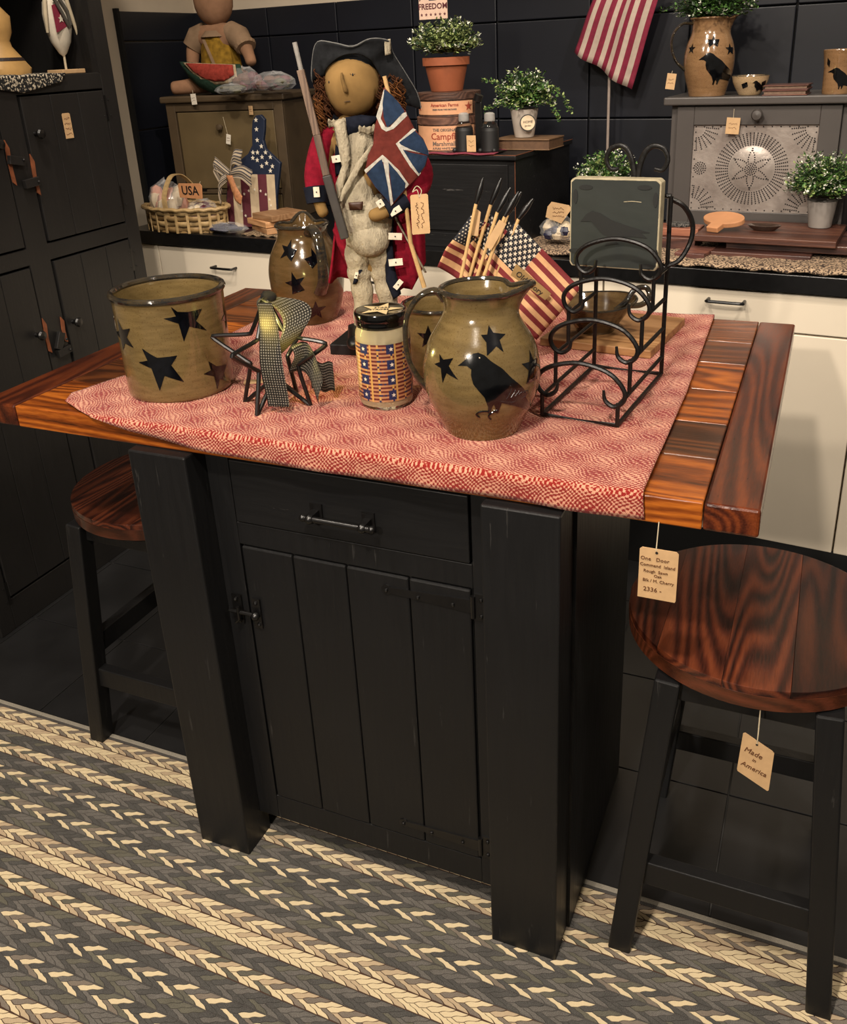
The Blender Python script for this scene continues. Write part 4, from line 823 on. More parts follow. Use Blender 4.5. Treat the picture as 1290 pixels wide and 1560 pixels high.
def lock(cx,cy,cz,sx,sy,sz,n,mat):
    mb=MB()
    for k in range(n):
        a=rd.random()*6.28; x=cx+sx*(rd.random()-.5); y=cy+sy*(rd.random()-.5); z=cz+sz*(rd.random()-.5); pts=[]; r_=.003+.0035*rd.random()
        for i in range(9): pts.append((x+r_*math.cos(a+i*.9)+.001*i*(1 if x>-.034 else -1)*.3,y+r_*math.sin(a+i*.9)*.7,z-i*.0032))
        mb.tube(pts,.0012,4)
    o=build('hair',mb,mat,d,smooth=True); o['kind']='stuff'; return o
lock(-.086,-.005,.492,.020,.035,.075,190,M_hair); lock(-.096,-.018,.463,.018,.02,.04,70,M_hair2); lock(.030,-.008,.478,.040,.04,.075,260,M_hair); lock(.042,-.02,.478,.022,.02,.05,50,M_hair2)
build('hair_back',MB().ball((-.030,.012,.488),(.062,.040,.055),20),M_hair,d,smooth=True)
# tricorn
build('hat_crown',MB().ball((-.032,.004,.530),(.050,.046,.032),24),M_hat,d,smooth=True)
rim=[(-.102,-.012,.505),(-.0985,-.020,.540),(-.086,-.028,.568),(-.054,-.045,.5645),(-.026,-.052,.5585),(.004,-.045,.569),(.034,-.030,.5645),(.040,-.012,.545),(.062,-.010,.508),(.078,.0,.478),(.082,.010,.452),(.055,.050,.50),(.01,.068,.545),(-.04,.070,.55),(-.085,.04,.53)]
inn=[(-.080,-.012,.515),(-.076,-.030,.524),(-.064,-.040,.535),(-.050,-.046,.543),(-.034,-.050,.547),(-.015,-.050,.546),(.0,-.046,.538),(.008,-.036,.528),(.016,-.028,.512),(.030,-.020,.490),(.044,-.006,.466),(.018,.030,.52),(.0,.045,.535),(-.035,.05,.54),(-.075,.028,.53)]
ro=curve(rim,4,True); ri=curve(inn,4,True); n=len(ro)
m=MB().grid(lambda u,v:ri[int(round(u*n))%n]*(1-v)+ro[int(round(u*n))%n]*v+Vector((0,.004*math.sin(v*PI),0)),n,6); build('hat_brim',m,M_hat,d,smooth='all',solid=.003,fixn=False)
build('hat_edging',MB().tube(ro,.0015,6,closed=True),felt('grey_binding','5e5e5c'),d,smooth=True)
build('hat_cockade',MB().grid(lambda u,v:(.027+.010*u,-.034+.006*u,.566-.024*v+.002*u),3,6),M_lin,d,smooth='all',solid=.002,fixn=False)
m=MB().grid(lambda u,v:(.030+.046*v+.006*(u-.5),-.016-.012*math.sin(u*PI),.268-.095*v-.012*u),6,14); build('scabbard_strap',m,M_lin,d,smooth='all',solid=.003,fixn=False)
# musket, flag, tag
mk=thing('toy_musket','wooden toy musket leaning against the soldier doll left arm','toy musket',DP,DR)
M_gw=wood('weathered_stick','8d7460','6b5546','3c2f28','Z',.6,2,0); M_gd=plain('dark_stained_stick','2f2a27',.6,.2,60)
build('barrel',MB().tube([(-.1222,-.052,.5693),(-.1140,-.052,.514)],.0042,10),plain('grey_stick','8b8680',.6,.2,60),mk,smooth=True)
build('stock',MB().bar((-.1168,-.052,.526),(-.0985,-.055,.420),.0125,.011,up=(0,1,0)),M_gw,mk,bevel=.001)
build('stock',MB().bar((-.0985,-.055,.420),(-.0875,-.058,.352),.0125,.011,up=(0,1,0)),M_gw,mk,bevel=.001)
build('butt',MB().bar((-.0875,-.058,.352),(-.0640,-.060,.240),.0155,.012,up=(0,1,0)),M_gd,mk,bevel=.002)
fg=thing('union_flag','worn painted cloth union flag on a stick held by the soldier doll','flag',DP,DR)
build('pole',MB().tube([(.0245,-.060,.510),(.041,-.058,.423),(.0535,-.050,.2246),(.0745,-.044,.140)],[.0035,.0035,.004,.0045],8),M_stick,fg,smooth=True)
M_ur=felt('brick_red_paint','5a2620',.2); M_ub=felt('slate_blue_paint','1f2d42',.25); M_uw=felt('worn_white_paint','a9a49a',.25,120)
cl=panel('cloth',UF_OUT,-.066,M_ur,fg,.008,.02,.008,.002,.0012,40)
def lay(nm,P,mat,y): 
    def fn(a,b):
        e=edged(UF_OUT,a,b); return (a,-.066-.008*(1-math.exp(-e/.02))+.0012*math.sin(a*80+b*14)+y,b)
    return build(nm,slicepoly(P,.006,fn),mat,cl,smooth='all')
for P in (UF_W1,UF_WR,UF_WB): lay('white_band',P,M_uw,-.0016)
for P in (UF_BTOP,UF_BR,UF_BR2,UF_BB,UF_BB2): lay('blue_field',P,M_ub,-.0021)
tg=thing('doll_price_tag','large kraft price tag hanging beside the cloth union flag','tag',DP,DR)
build('card',MB().ext([(.0590,.244),(.0885,.245),(.0900,.247),(.0889,.312),(.0865,.3144),(.0600,.3136),(.0576,.311),(.0575,.246)],-.074,-.0728,fr=lambda a,b,c:(a,c,b)),M_tag,tg)
build('string',MB().tube(curve([(.0735,-.0745,.309),(.070,-.075,.322),(.062,-.072,.318),(.070,-.07,.328),(.078,-.072,.320),(.0735,-.0745,.309)],4),.0008,6),M_str,tg)
rd=random.Random(4)
for x in (.078,.069): m=MB().tube([(x+.006*(q[2]),-.0745,q[0]) for q in [(z_,0,rd.random()-.5) for z_ in [.255+.0018*i for i in range(26)]]],.0005,4); build('handwriting',m,M_brownink,tg)
# ============================================================ back counter
def bth(name,label,cat,s,dd,z,rz=0,group=None): return thing(name,label,cat,bk(s,dd,z),AL+rz,group)
CZ=.9145
# olive cabinet
M_ol=plain('olive_paint','483a28',.5,.18,12,bump=.15); M_ol2=plain('olive_paint_light','594a30',.5,.15,9)
t=bth('olive_cupboard','small worn olive painted cupboard with a knob door at the back left','cupboard',-.915,.205,CZ,.22); W=.455; H=.415; D=.30
f=MB(); f.bb(0,W,.012,D,.0,H); build('carcass',f,M_ol,t,bevel=.002)
f=MB(); f.bb(0,.035,0,.0118,0,H); f.bb(W-.035,W,0,.0118,0,H); f.bb(.035,W-.035,.0002,.0116,H-.03,H); f.bb(.035,W-.035,.0002,.0116,0,.02); f.bb(.035,W-.035,.0002,.0116,.098,.113); build('face_frame',f,M_ol,t,bevel=.0015)
build('top_cap',MB().bb(-.014,W+.014,-.014,D+.01,H,H+.022),M_ol,t,bevel=.005)
dr=build('door',MB().bb(.038,W-.038,.004,.0116,.116,H-.033),M_ol2,t,bevel=.003)
build('knob',MB().lathe([(0,.006),(.008,.005),(.012,.010),(.020,.012),(.026,.008),(.027,0)],16),M_ol,dr,smooth=True,loc=(.21,.004,.33)).rotation_euler=(PI/2,0,0)
build('drawer',MB().bb(.038,W-.038,.004,.0116,.023,.095),M_ol2,t,bevel=.003)
build('cup_latch',MB().lathe([(0,.012),(.012,.010),(.014,0)],14),M_iron,t,smooth=True,loc=(.21,.004,.06)).rotation_euler=(PI/2,0,0)
build('hinge',MB().bb(.09,.12,.0,.004,.106,.116),M_iron,t)
def tagp(name,label,s,dd,z,w_,h,rot=0,mat=None,string=None,rz=0):
    t=bth(name,label,'tag',s,dd,z,rz); R=Matrix.Rotation(-rot,3,'Y')
    build('card',MB().box((0,0,0),(w_,.001,h),R=R),mat or M_tagw,t,bevel=.0004); rd=random.Random(int(s*1000)); m=MB()
    for k in range(2): m.tube([R@Vector(p) for p in scribble(-w_*.3,w_*.3,h*(.12-.25*k),h*.13,rd,-.0009)],.0004,4)
    build('handwriting',m,M_brownink,t)
    if string: build('string',MB().tube([(0,0,h*.42),(string[0],.0,string[1])],.0007,5),M_str,t)
    return t
tagp('price_tag','tiny white price tag below the olive cupboard top edge',-0.787,0.215,1.341,.024,.036,0.05,string=(-.0,.03))
tagp('price_tag','white price tag on a string from the olive cupboard door knob',-0.674,0.24,1.204,.020,.034,-.2,string=(-.012,.075))
tagp('price_tag','small kraft tag clipped above the star handled cutting board',-0.583,0.27,1.298,.018,.03,0,M_tag)
# sitting doll, watermelon, packets on the cupboard
CT=CZ+.438
M_sk=felt('old_muslin','86644c',.15,30); M_yel=felt('mustard_print','7c5e1e',.35,60); M_slv=felt('tan_sleeve','7d6650',.15,30)
t=bth('rag_doll','muslin rag doll in a mustard dress sitting on the olive cupboard','doll',-.765,.36,CT,.05)
bd=[(0,.0,.05,.060),(0,0,.10,.058),(0,0,.15,.056),(0,0,.190,.045),(0,0,.215,.028),(0,0,.235,.028),
 (-.075,.0,.205,.036),(-.105,-.02,.15,.027),(-.10,-.04,.09,.022),(-.085,-.05,.05,.02),(.075,0,.20,.038),(.115,-.01,.160,.028),(.145,-.03,.125,.021),(.165,-.045,.090,.020),
 (-.04,-.04,.035,.034),(-.10,-.10,.028,.026),(-.14,-.13,.026,.024),(.04,-.05,.035,.034),(.02,-.13,.03,.026)]
be=[(0,1),(1,2),(2,3),(3,4),(4,5),(3,6),(6,7),(7,8),(8,9),(3,10),(10,11),(11,12),(12,13),(0,14),(14,15),(15,16),(0,17),(17,18)]
skin('body',bd,be,M_sk,t,0,2)
build('head',MB().ball((.0,-.005,.305),(.072,.062,.085),24),M_sk,t,smooth=True)
build('dress',MB().lathe([(.02,.088),(.05,.085),(.10,.074),(.15,.068),(.185,.060),(.20,.048)],28,sx=1.0,sy=.85,warp=lambda a,z,r_:(r_*(1+.05*math.sin(a*9)),z)),M_yel,t,smooth=True)
build('sleeve',MB().tube([(-.05,0,.205),(-.085,-.005,.190),(-.108,-.018,.155)],[.036,.042,.036],16),M_slv,t,smooth=True)
build('sleeve',MB().tube([(.05,0,.205),(.092,-.005,.182),(.128,-.02,.150)],[.036,.042,.032],16),M_slv,t,smooth=True)
build('sleeve_frill',MB().tube([(.124,-.018,.155),(.130,-.021,.147)],[.040,.036],16),M_slv,t)
build('collar',MB().lathe([(.188,.062),(.208,.046)],24,warp=lambda a,z,r_:(r_*(1+.08*math.sin(a*12)),z)),M_slv,t,smooth=True)
build('apron_strap',MB().bar((-.02,-.060,.18),(.04,-.075,.06),.012,.003),M_slv,t)
WS=1.12
t=bth('watermelon_slice','stuffed cloth watermelon slice leaning in the rag doll lap','soft toy',-.715,.245,CT+.001,.05)
W0=[(-.136,.112),(-.10,.108),(-.05,.102),(.0,.098),(.125,.094),(.132,.045),(.105,.012),(.05,.001),(-.01,.006),(-.06,.026),(-.10,.058)]
panel('rind',W0,.0,felt('green_felt','22362a'),t,.030,.02,.01,.004)
panel('white_pith',[(-.100,.108),(.122,.094),(.124,.052),(.08,.033),(.03,.033),(-.03,.050),(-.07,.077)],-.024,felt('pith_cream','a89478'),t,.010,.02,.01,.003)
panel('red_flesh',[(-.083,.106),(.116,.094),(.117,.061),(.072,.044),(.03,.044),(-.02,.058),(-.058,.081)],-.031,felt('melon_red','8c362c'),t,.008,.02,.01,.003)
M_fm,_ft=newmat('cellophane'); _ft.set('Base Color',(.9,.9,.9,1)); _ft.set('Roughness',.06); _ft.set('Alpha',.13); _ft.set('Specular IOR Level',1.)
def packet(name,label,s,dd,z,sz,cols,rz=0,seed=1,grp=None):
    t=bth(name,label,'packet',s,dd,z,rz,grp); rd=random.Random(seed); cont=MB(); w_,dp,h=sz
    for k in range(18):
        cont.ball(((rd.random()-.5)*w_*.62,(rd.random()-.5)*dp*.55,h*(.3+.4*rd.random())),(w_*.15,dp*.2,h*.22),8,mi=k%len(cols))
    o=build('contents',cont,cols,t,smooth=True); o['kind']='stuff'
    m=MB(); m.ball((0,0,h*.5),(w_*.5,dp*.5,h*.5),14)
    m.v=[(x*(1+.16*(rd.random()-.5)),y*(1+.16*(rd.random()-.5)),max(.001,zz*(1+.22*(rd.random()-.5)))) for x,y,zz in m.v]
    build('wrapper',m,M_fm,t); return t
PB=plain('potpourri_brown','5b3a2a',.7); PR=plain('potpourri_red','58202a',.6); PG=plain('potpourri_olive','4d4a35',.7); PK=plain('peach_wax','c98f78',.5); PC=plain('cream_wax_bit','c9b698',.5); PV=plain('blueberry','1b1c38',.4,.5,200)
packet('wrapped_packet','cellophane packet of brown wax melts beside the watermelon slice',-.585,.255,CT,(.13,.09,.085),[PB,PR],.1,2)
packet('wrapped_packet','flat olive packet lying at the front of the olive cupboard top',-.60,.20,CT,(.13,.06,.035),[PG],.1,3)
packet('wrapped_packet','cellophane packet of dark red melts at the right of the olive cupboard top',-.47,.27,CT,(.16,.10,.065),[PR,PB,PG],.15,4)
# star cutting board with bow
t=bth('flag_cutting_board','painted cutting board with star handle and stripes leaning on the olive cupboard','cutting board',-.555,.178,CZ+.002,.12)
ct0=[(a+.555,b-.9165) for a,b in CUT]; ct0[0]=(-.100,.0); ct0[-1]=(.108,.0); ct0[-2]=(.112,.10); ct0[1]=(-.091,.11); ct0[2]=(-.075,.185)
def lean(y): return lambda a,b,c:(a,y+c+b*.10-.02,b)
build('board',MB().ext(ct0,0,.014,fr=lean(0)),plain('board_navy','161f33',.5,.2,40),t,bevel=.002)
M_sr=plain('stripe_maroon','55202a',.6); M_sc=plain('stripe_cream','b5a184',.6)
tops=.178; xs=[-.100,-.062,-.027,.008,.043,.078,.113]
for k in range(6):
    x0,x1=xs[k],xs[k+1]-.0005; 
    if k==5: x1=.110
    z1=tops+ (0 if k>1 else (.012 if k==1 else -.01)); build('stripe',MB().ext([(x0,.0),(x1,.0),(x1+.0,z1),(x0+(.02 if k==0 else 0),z1)],-.0012,.0,fr=lean(0)),M_sr if k%2==0 else M_sc,t)
for x,z in ((.050,.355),(.050,.325),(.050,.29),(.065,.27),(.048,.25),(.080,.25),(.065,.235),(.098,.235),(.045,.225),(.082,.215),(.110-.006,.205),(.095,.19),(.062,.205),(.03,.25),(.028,.232)):
    build('painted_star',MB().ext([(x+a,z+b) for a,b in star(.0085)],-.0012,.0,fr=lean(0)),M_white,t)
for k in range(16):
    a=2*PI*k/16; build('painted_star',MB().ext([(.028+.062*math.cos(a)+p,.075+.052*math.sin(a)+q) for p,q in star(.0055)],-.0026,-.0012,fr=lean(0)),M_white,t)
t=bth('ticking_bow','striped ticking fabric bow on the star handled cutting board','bow',-.575,.12,1.10,.1)
mt,tt=newmat('ticking'); uv=tt.add('ShaderNodeTexCoord').outputs['UV']; s_=tt.add('ShaderNodeSeparateXYZ',{0:uv}); tt.set('Base Color',tt.mix(tt.m('GREATER_THAN',tt.m('FRACT',tt.m('MULTIPLY',s_.outputs[0],5.)),.6),sc('a3937d'),sc('35343a'))); tt.set('Roughness',.9)
for nm,c in (('loop',((-.002,.0),(-.05,.04),(-.04,-.005))),('loop',((0,.005),(.055,.012),(.085,-.012))),('loop',((.005,.01),(.03,.06),(.055,.055))),('tail',((-.01,-.005),(-.04,-.03),(-.048,-.075)))):
    cv=curve([(x,0,z) for x,z in c],6); k=len(cv)
    build(nm,MB().grid(lambda u,v:(cv[int(v*(k-1))].x+(u-.5)*.012,-.01-.014*math.sin(v*PI)+.004*math.sin(u*9),cv[int(v*(k-1))].z+(u-.5)*.052*(.6+.5*v)),8,k-1,uv=True),mt,t,smooth='all',solid=.001,fixn=False)
panel('tag_sprig',[(-.01,.0),(.015,.0),(.025,-.035),(.045,-.07),(.035,-.10),(.015,-.085),(.005,-.05)],-.018,plain('rusty_sprig','a9714a',.7,.3,120),t,.006,.01,.008,.002)
# basket
t=bth('woven_basket','small oval splint basket with a hoop handle holding wrapped melts','basket',-.765,.075,CZ,.05)
M_sp=plain('basket_splint','a98d60',.6,.2,80); M_sp2=plain('basket_splint_dark','8d7148',.6,.2,80)
A,B=.155,.080; N=22
def splint(z0,h,ph,mat):
    def fn(u,v):
        a=2*PI*u; off=.0045*math.sin(a*N/2+ph); g_=1+.9*(z0+h*v); return ((A*g_+off)*math.cos(a),(B*g_+off)*math.sin(a),z0+h*v)
    build('splint',MB().grid(fn,N*6,2),mat,t,smooth='all',solid=.002,fixn=False)
for j in range(4): splint(.004+.0185*j,.0172,PI*(j%2),M_sp if j%2 else M_sp2)
m=MB()
for k in range(N):
    a=2*PI*k/N; m.box(((A*1.06+.001)*math.cos(a),(B*1.06+.001)*math.sin(a),.04),(.003,.009,.08),rz=a)
o=build('stakes',m,M_sp,t); o['kind']='stuff'
build('basket_floor',MB().lathe([(0,A*.98),(.006,A*.98)],30,sy=B/A),M_sp2,t)
P=[(A*1.13*math.cos(2*PI*k/60),B*1.13*math.sin(2*PI*k/60),.080+.002*math.sin(k*2.1)) for k in range(60)]; build('rim',MB().tube(P,.0085,8,closed=True,sq=.8),M_sp,t,smooth=True)
hp=curve([(-.01,-B*1.08,.05),(-.015,-B*1.05,.12),(-.022,-B*.5,.175),(-.026,0,.188),(-.024,B*.5,.175),(-.015,B*1.05,.12),(-.01,B*1.08,.05)],6); m=MB()
vs=[];k=len(hp)
m.grid(lambda u,v:hp[int(v*(k-1))]+Vector(((u-.5)*.020,0,0)),2,k-1); build('handle',m,M_sp,t,solid=.003,fixn=False)
packet('wrapped_melts','crinkled cellophane bag of peach melts at the left of the basket',-.845,.075,CZ+.02,(.15,.12,.145),[PK,PC],0,5)
packet('wrapped_melts','cellophane bag of red and cream melts at the right of the basket',-.69,.075,CZ+.02,(.12,.11,.085),[PR,PC,PR],0,6)
t=bth('usa_sign','small tan card sign reading USA on the basket','sign',-.690,.03,1.055,.0)
build('card',MB().ext([(-.052,-.024),(.05,-.026),(.055,.018),(.048,.026),(-.048,.024),(-.053,.018)],0,.003,fr=lambda a,b,c:(a,c,b)),plain('usa_card','b98156',.7,.1,60),t,bevel=.001)
text('lettering','USA',.042,M_ink,t,(0,-.0008,0),bold=.0006)
build('wire',MB().tube([(.045,.001,.02),(.052,.001,.034),(.046,.001,.028)],.0008,5),M_str,t)
packet('wrapped_packet','small flat packet of dark blue melts on the counter by the basket',-.562,.055,CZ,(.165,.08,.035),[PV],0,7)
# pale wooden books
M_pw=wood('pale_board','b78d66','a0764f','7c5636','X',.5,1,0)
for k,(z,dx,ln) in enumerate(((.0,.0,.15),(.021,-.012,.145),(.041,.012,.125))):
    o=build('wooden_block',MB().bb(-ln/2,ln/2,-.05,.09,.0,.019),M_pw,None,bevel=.0015,loc=bk(-.425+dx,.125,CZ+z+.003),rz=AL-.55+.1*k); tag(o,['bottom pale wooden block behind the star pitcher','middle pale wooden block behind the star pitcher','top pale wooden block behind the star pitcher'][k],'block','pale wooden blocks')
o=build('burlap_mat',MB().grid(lambda u,v:(.17*u,.10*v,.002+.003*math.sin(u*26)*(1-v)),30,8),speckle('burlap','51402f','8b765a',200),None,smooth='all',solid=.003,loc=bk(-.49,.03,CZ+.0),rz=AL,fixn=False); tag(o,'crumpled brown woven mat under the pale wooden blocks','mat')
# black glossy lamp on the left wall side
t=bth('glass_bottle','tall dark glass bottle standing in the corner behind the olive cupboard','bottle',-1.045,.565,CZ)
build('body',MB().lathe([(0,.028),(.30,.03),(.42,.03),(.47,.012),(.55,.010),(.56,.016),(.59,.016),(.60,0)],20),plain('dark_glass','05070a',.05,.2,10,coat=1),t,smooth=True)
# ------------------------------------------------------------ black cabinet in the middle
t=bth('black_cupboard','low black painted cupboard with worn edges behind the flags','cupboard',.06,.055,CZ); W=.447; H=.255; D=.44
build('carcass',MB().bb(0,W,.006,D,0,H),M_blackX,t,bevel=.002); build('top',MB().bb(-.008,W+.008,-.006,D+.004,H,H+.014),M_blackX,t,bevel=.003)
build('door',MB().bb(.02,W-.02,.0,.006,.05,H-.012),M_blackX,t,bevel=.002); build('base_rail',MB().bb(0,W,.001,.006,.0,.042),M_blackX,t,bevel=.001)
for a,b in (((-.008,-.0065,H+.0145),(W+.008,-.0065,H+.0145)),((W+.0085,-.006,H+.0145),(W+.0085,D,H+.0145)),((W+.0005,.0055,H),(W+.0005,.0055,.0))): build('worn_edge',MB().tube([a,b],.0009,5),M_bare,t)
KT=CZ+.2695
o=build('red_mat',MB().grid(lambda u,v:(.215*u-.02*v,.14*v-(.012 if v<.05 else 0)*1,.0015+.0015*math.sin(u*14+v*3)),30,10),plain('red_table_mat','6d2434',.85,.3,200),None,smooth='all',solid=.002,loc=bk(.235,.055,KT+.001),rz=AL,fixn=False); tag(o,'small dark red cloth mat on the black cupboard','mat')
# round bentwood boxes
M_lid=wood('dark_box_lid','6a4a3a','4a3127','2b1b15','X',.45,1.5,.1); M_lab=plain('box_label','c28f6b',.6,.08,60); M_lr=plain('label_red','8a3a28',.6); M_lg=plain('label_grey','5e5148',.6)
def round_box(name,label,z,h,R,lines,stars):
    t=bth(name,label,'box',.252,.165,z,0,'round wooden boxes'); 
    build('drum',MB().lathe([(0,R),(h-.018,R)],40),M_lid,t,smooth=True); build('lid',MB().lathe([(h-.020,R+.003),(h-.001,R+.004),(h,R+.002)],40),M_lid,t,smooth=True)
    lb=build('label',MB().grid(lambda u,v:((R+.0008)*math.cos(math.radians(-165+150*u)),(R+.0008)*math.sin(math.radians(-165+150*u)),.006+(h-.030)*v),30,1),M_lab,t,smooth='all',fixn=False)
    def wrap(o,x0):
        for v in o.data.vertices:
            a=math.radians(-72+x0)+v.co.x/R; d=R+.0012+v.co.z; v.co=(d*math.cos(a),d*math.sin(a),v.co.y)
    for s_,sz,zz,mt,x0 in lines:
        q=text('lettering',s_,sz,mt,lb,(0,0,0),(0,0,0),bold=.0003); 
        for v in q.data.vertices: v.co.y+=zz
        wrap(q,x0)
    for a,zz in stars: decal_abs('printed_star',[(a+math.degrees(x/R),zz+y) for x,y in star(.014)],[(0,R),(.2,R)],M_lr,lb,.0013,.05)
round_box('bentwood_box','lower round wooden box with a Campfire Marshmallows label',KT+.003,.097,.094,(('THE ORIGINAL',.011,.062,M_lg,0),('Campfire',.026,.044,M_lr,3),('Marshmallows',.017,.024,M_lg,6),('A PURE WHITE FOOD',.008,.011,M_lg,0)),())
round_box('bentwood_box','upper round wooden box with red stars on its label',KT+.101,.066,.090,(('American Farms',.0125,.032,M_lr,0),('FRESH FROM THE ORCHARD',.0055,.020,M_lg,0)),((-133,.026),(-25,.026)))
PT=KT+.168
M_leaf1=plain('leaf_green','44682c',.55,.4,60); M_leaf2=plain('leaf_light','8a9a5a',.55,.3,60); M_leaf3=plain('leaf_dark','1f3516',.55,.4,60); M_flow=plain('white_blossom','d5d6c6',.6,.1,60); M_leafd=plain('dusty_leaf','76804e',.6,.3,60); M_soil=plain('soil','1d130c',.95)
def foliage(t,c,R,n,mats,ls=.011,seed=1,trail=(),nm='foliage',flowers=0):
    rd=random.Random(seed); mb=MB()
    def leaf(p,sz,mi):
        a=rd.random()*6.28; e=(rd.random()-.3)*1.6; d=Vector((math.cos(a)*math.cos(e),math.sin(a)*math.cos(e),math.sin(e))); s_=d.cross(Vector((rd.random()-.5,rd.random()-.5,1))).normalized(); nn=d.cross(s_)
        mb.add([p,p+d*sz*.45+s_*sz*.34+nn*sz*.1,p+d*sz,p+d*sz*.45-s_*sz*.34+nn*sz*.1],[(0,1,2,3)],mi)
    stems=MB()
    for k in range(n):
        while 1:
            v=Vector((rd.uniform(-1,1),rd.uniform(-1,1),rd.uniform(-.35,1)))
            if v.length<1 and v.length>.25: break
        tip=Vector((c[0]+v.x*R[0],c[1]+v.y*R[1],c[2]+v.z*R[2])); base=Vector((c[0]+v.x*.02,c[1]+v.y*.02,c[2]-R[2]*.35))
        stems.tube([base,(base+tip)/2+Vector((0,0,R[2]*.12)),tip],.0009,3,cap=False)
        for j in range(9):
            q=base.lerp(tip,.35+.65*(j/8))+Vector((rd.uniform(-1,1),rd.uniform(-1,1),rd.uniform(-1,1)))*.006+Vector((0,0,R[2]*.12*(1-abs(j/4-1))))
            leaf(q,ls*rd.uniform(.7,1.3),rd.choice([0,0,1,2]))
        if rd.random()<flowers:
            for _ in range(5): leaf(tip+Vector((rd.uniform(-1,1),rd.uniform(-1,1),rd.uniform(-1,1)))*.006,ls*.8,3)
    for pts in trail:
        cv=curve(pts,8); stems.tube(cv,.0008,3,cap=False)
        for p in cv[2:]:
            for _ in range(3): leaf(p+Vector((rd.uniform(-1,1),rd.uniform(-1,1),rd.uniform(-1,1)))*.006,ls*.9,rd.choice([0,1]))
    o=build(nm,mb,mats,t,fixn=False); o['kind']='stuff'; o=build('stems',stems,mats[2],t,fixn=False); o['kind']='stuff'
def flowerpot(t,prof,mat,rim=None,soil=True):
    H=prof[-1][0]; build('pot',MB().lathe([(0,.001)]+prof+[(H,prof[-1][1]-.006),(H-.015,prof[-1][1]-.008),(H-.015,.001)],32),mat,t,smooth=True)
t=bth('terracotta_plant','bushy small leaved plant in a terracotta pot on the round boxes','plant',.246,.165,PT,0,'potted plants on the back counter')
flowerpot(t,[(0,.046),(.002,.047),(.070,.062),(.0705,.0685),(.092,.069)],plain('terracotta','8a4a2b',.75,.12,30))
foliage(t,(0,0,.130),(.108,.09,.072),330,[M_leafd,M_leaf2,M_leaf3,M_flow],.0125,3,flowers=.2)
t=bth('freedom_card','small printed card reading FREEDOM standing in the terracotta plant','sign',.196,.19,1.585,.02)
build('card',MB().bb(-.046,.046,0,.004,-.038,.10),plain('card_paper','c9ab98',.7,.05,60),t,bevel=.001)
text('lettering','FREEDOM',.0215,plain('ink_maroon','4f1c22',.6),t,(.0,-.0008,-.004),bold=.0003)
for k in range(6):
    build('printed_star',MB().ext([(x-.037+.015*k,z-.025) for x,z in star(.0045)],-.001,.0,fr=lambda a,b,c:(a,c,b)),M_sr,t)
for s_ in (-1,1):
    for k in range(4): build('bunting_stripe',MB().ext([(s_*(.044-.006*k),.012+.004*k),(s_*(.041-.006*k),.012+.004*k),(s_*(.024-.004*k),.045),(s_*(.028-.004*k),.045)],-.0008,.0,fr=lambda a,b,c:(a,c,b)),M_sr,t)
build('eagle_shield',MB().ext([(-.012,.012),(.012,.012),(.016,.03),(.0,.05),(-.016,.03)],-.0008,0,fr=lambda a,b,c:(a,c,b)),plain('ink_navy','23283f',.6),t)
# grinders
for k,(s_,lb) in enumerate(((.331,'left glass spice bottle with ribbed black sleeve and silver cap'),(.413,'right glass spice bottle with ribbed black sleeve and silver cap'))):
    t=bth('spice_bottle',lb,'bottle',s_,.10,KT+.003,0,'spice bottles on the black cupboard')
    P=[(0,.024),(.002,.026)]
    for i in range(9): P+= [(.006+.0065*i,.0265),(.009+.0065*i,.0255)]
    build('sleeve',MB().lathe(P+[(.068,.025)],28),plain('black_rubber','121212',.55),t,smooth=True)
    build('glass',MB().lathe([(.002,0),(.003,.0235),(.068,.0238),(.078,.020),(.088,.013)],24),gm,t,smooth=True)
    build('cap',MB().lathe([(.084,.0145),(.088,.0155),(.104,.0150),(.108,.010),(.109,0)],20),plain('brushed_steel','a9a6a1',.25,.1,60,metal=.35),t,smooth=True)
    for q in (-1,1): build('foot',MB().ball((q*.022,-.020,.006),.007,10),plain('black_rubber','121212',.55),t,smooth=True)
t=bth('bottle_rack','black metal carry handle standing between the two spice bottles','rack',.372,.115,KT+.003); build('upright',MB().bar((0,0,0),(0,0,.135),.022,.008),M_iron,t,bevel=.002); build('grip',MB().tube([(-.004,0,.138),(.003,0,.155)],.0125,12),M_iron,t,smooth=True)
build('tray',MB().bb(-.075,.075,-.03,.015,0,.003),M_iron,t)
tagp('price_tag','kraft price tag leaning between the two spice bottles',.369,.068,KT+.029,.029,.045,0,M_tag)
# white pot on a wooden box
t=bth('book_box','brown wooden book shaped box under the white flower pot','box',.478,.225,KT+.001,.0); M_bk=plain('book_brown','6b5138',.5,.15,60)
build('cover',MB().bb(-.088,.088,-.055,.065,0,.003),M_bk,t,bevel=.001); build('cover',MB().bb(-.088,.088,-.055,.065,.027,.031),M_bk,t,bevel=.001); build('block',MB().bb(-.084,.086,-.051,.062,.003,.027),plain('book_side','59402c',.6,.2,90),t)
t=bth('white_pot_plant','trailing white flowered plant in a white pot with a round label','plant',.466,.225,KT+.033,0,'potted plants on the back counter')
flowerpot(t,[(0,.027),(.003,.0285),(.078,.041),(.0785,.042)],plain('white_ceramic','b3a89c',.4,.06,30))
foliage(t,(.0,0,.112),(.10,.08,.078),260,[M_leaf1,M_leaf2,M_leaf3,M_flow],.0115,5,flowers=.22,trail=([(.02,-.02,.12),(.09,-.03,.14),(.13,-.03,.11),(.155,-.03,.07)],[(.0,-.02,.12),(.08,-.03,.10),(.11,-.03,.07),(.118,-.03,.045)],[(-.02,-.02,.12),(-.07,-.03,.15),(-.12,-.03,.16)],[(-.02,-.03,.1),(-.07,-.04,.09),(-.11,-.04,.075)]))
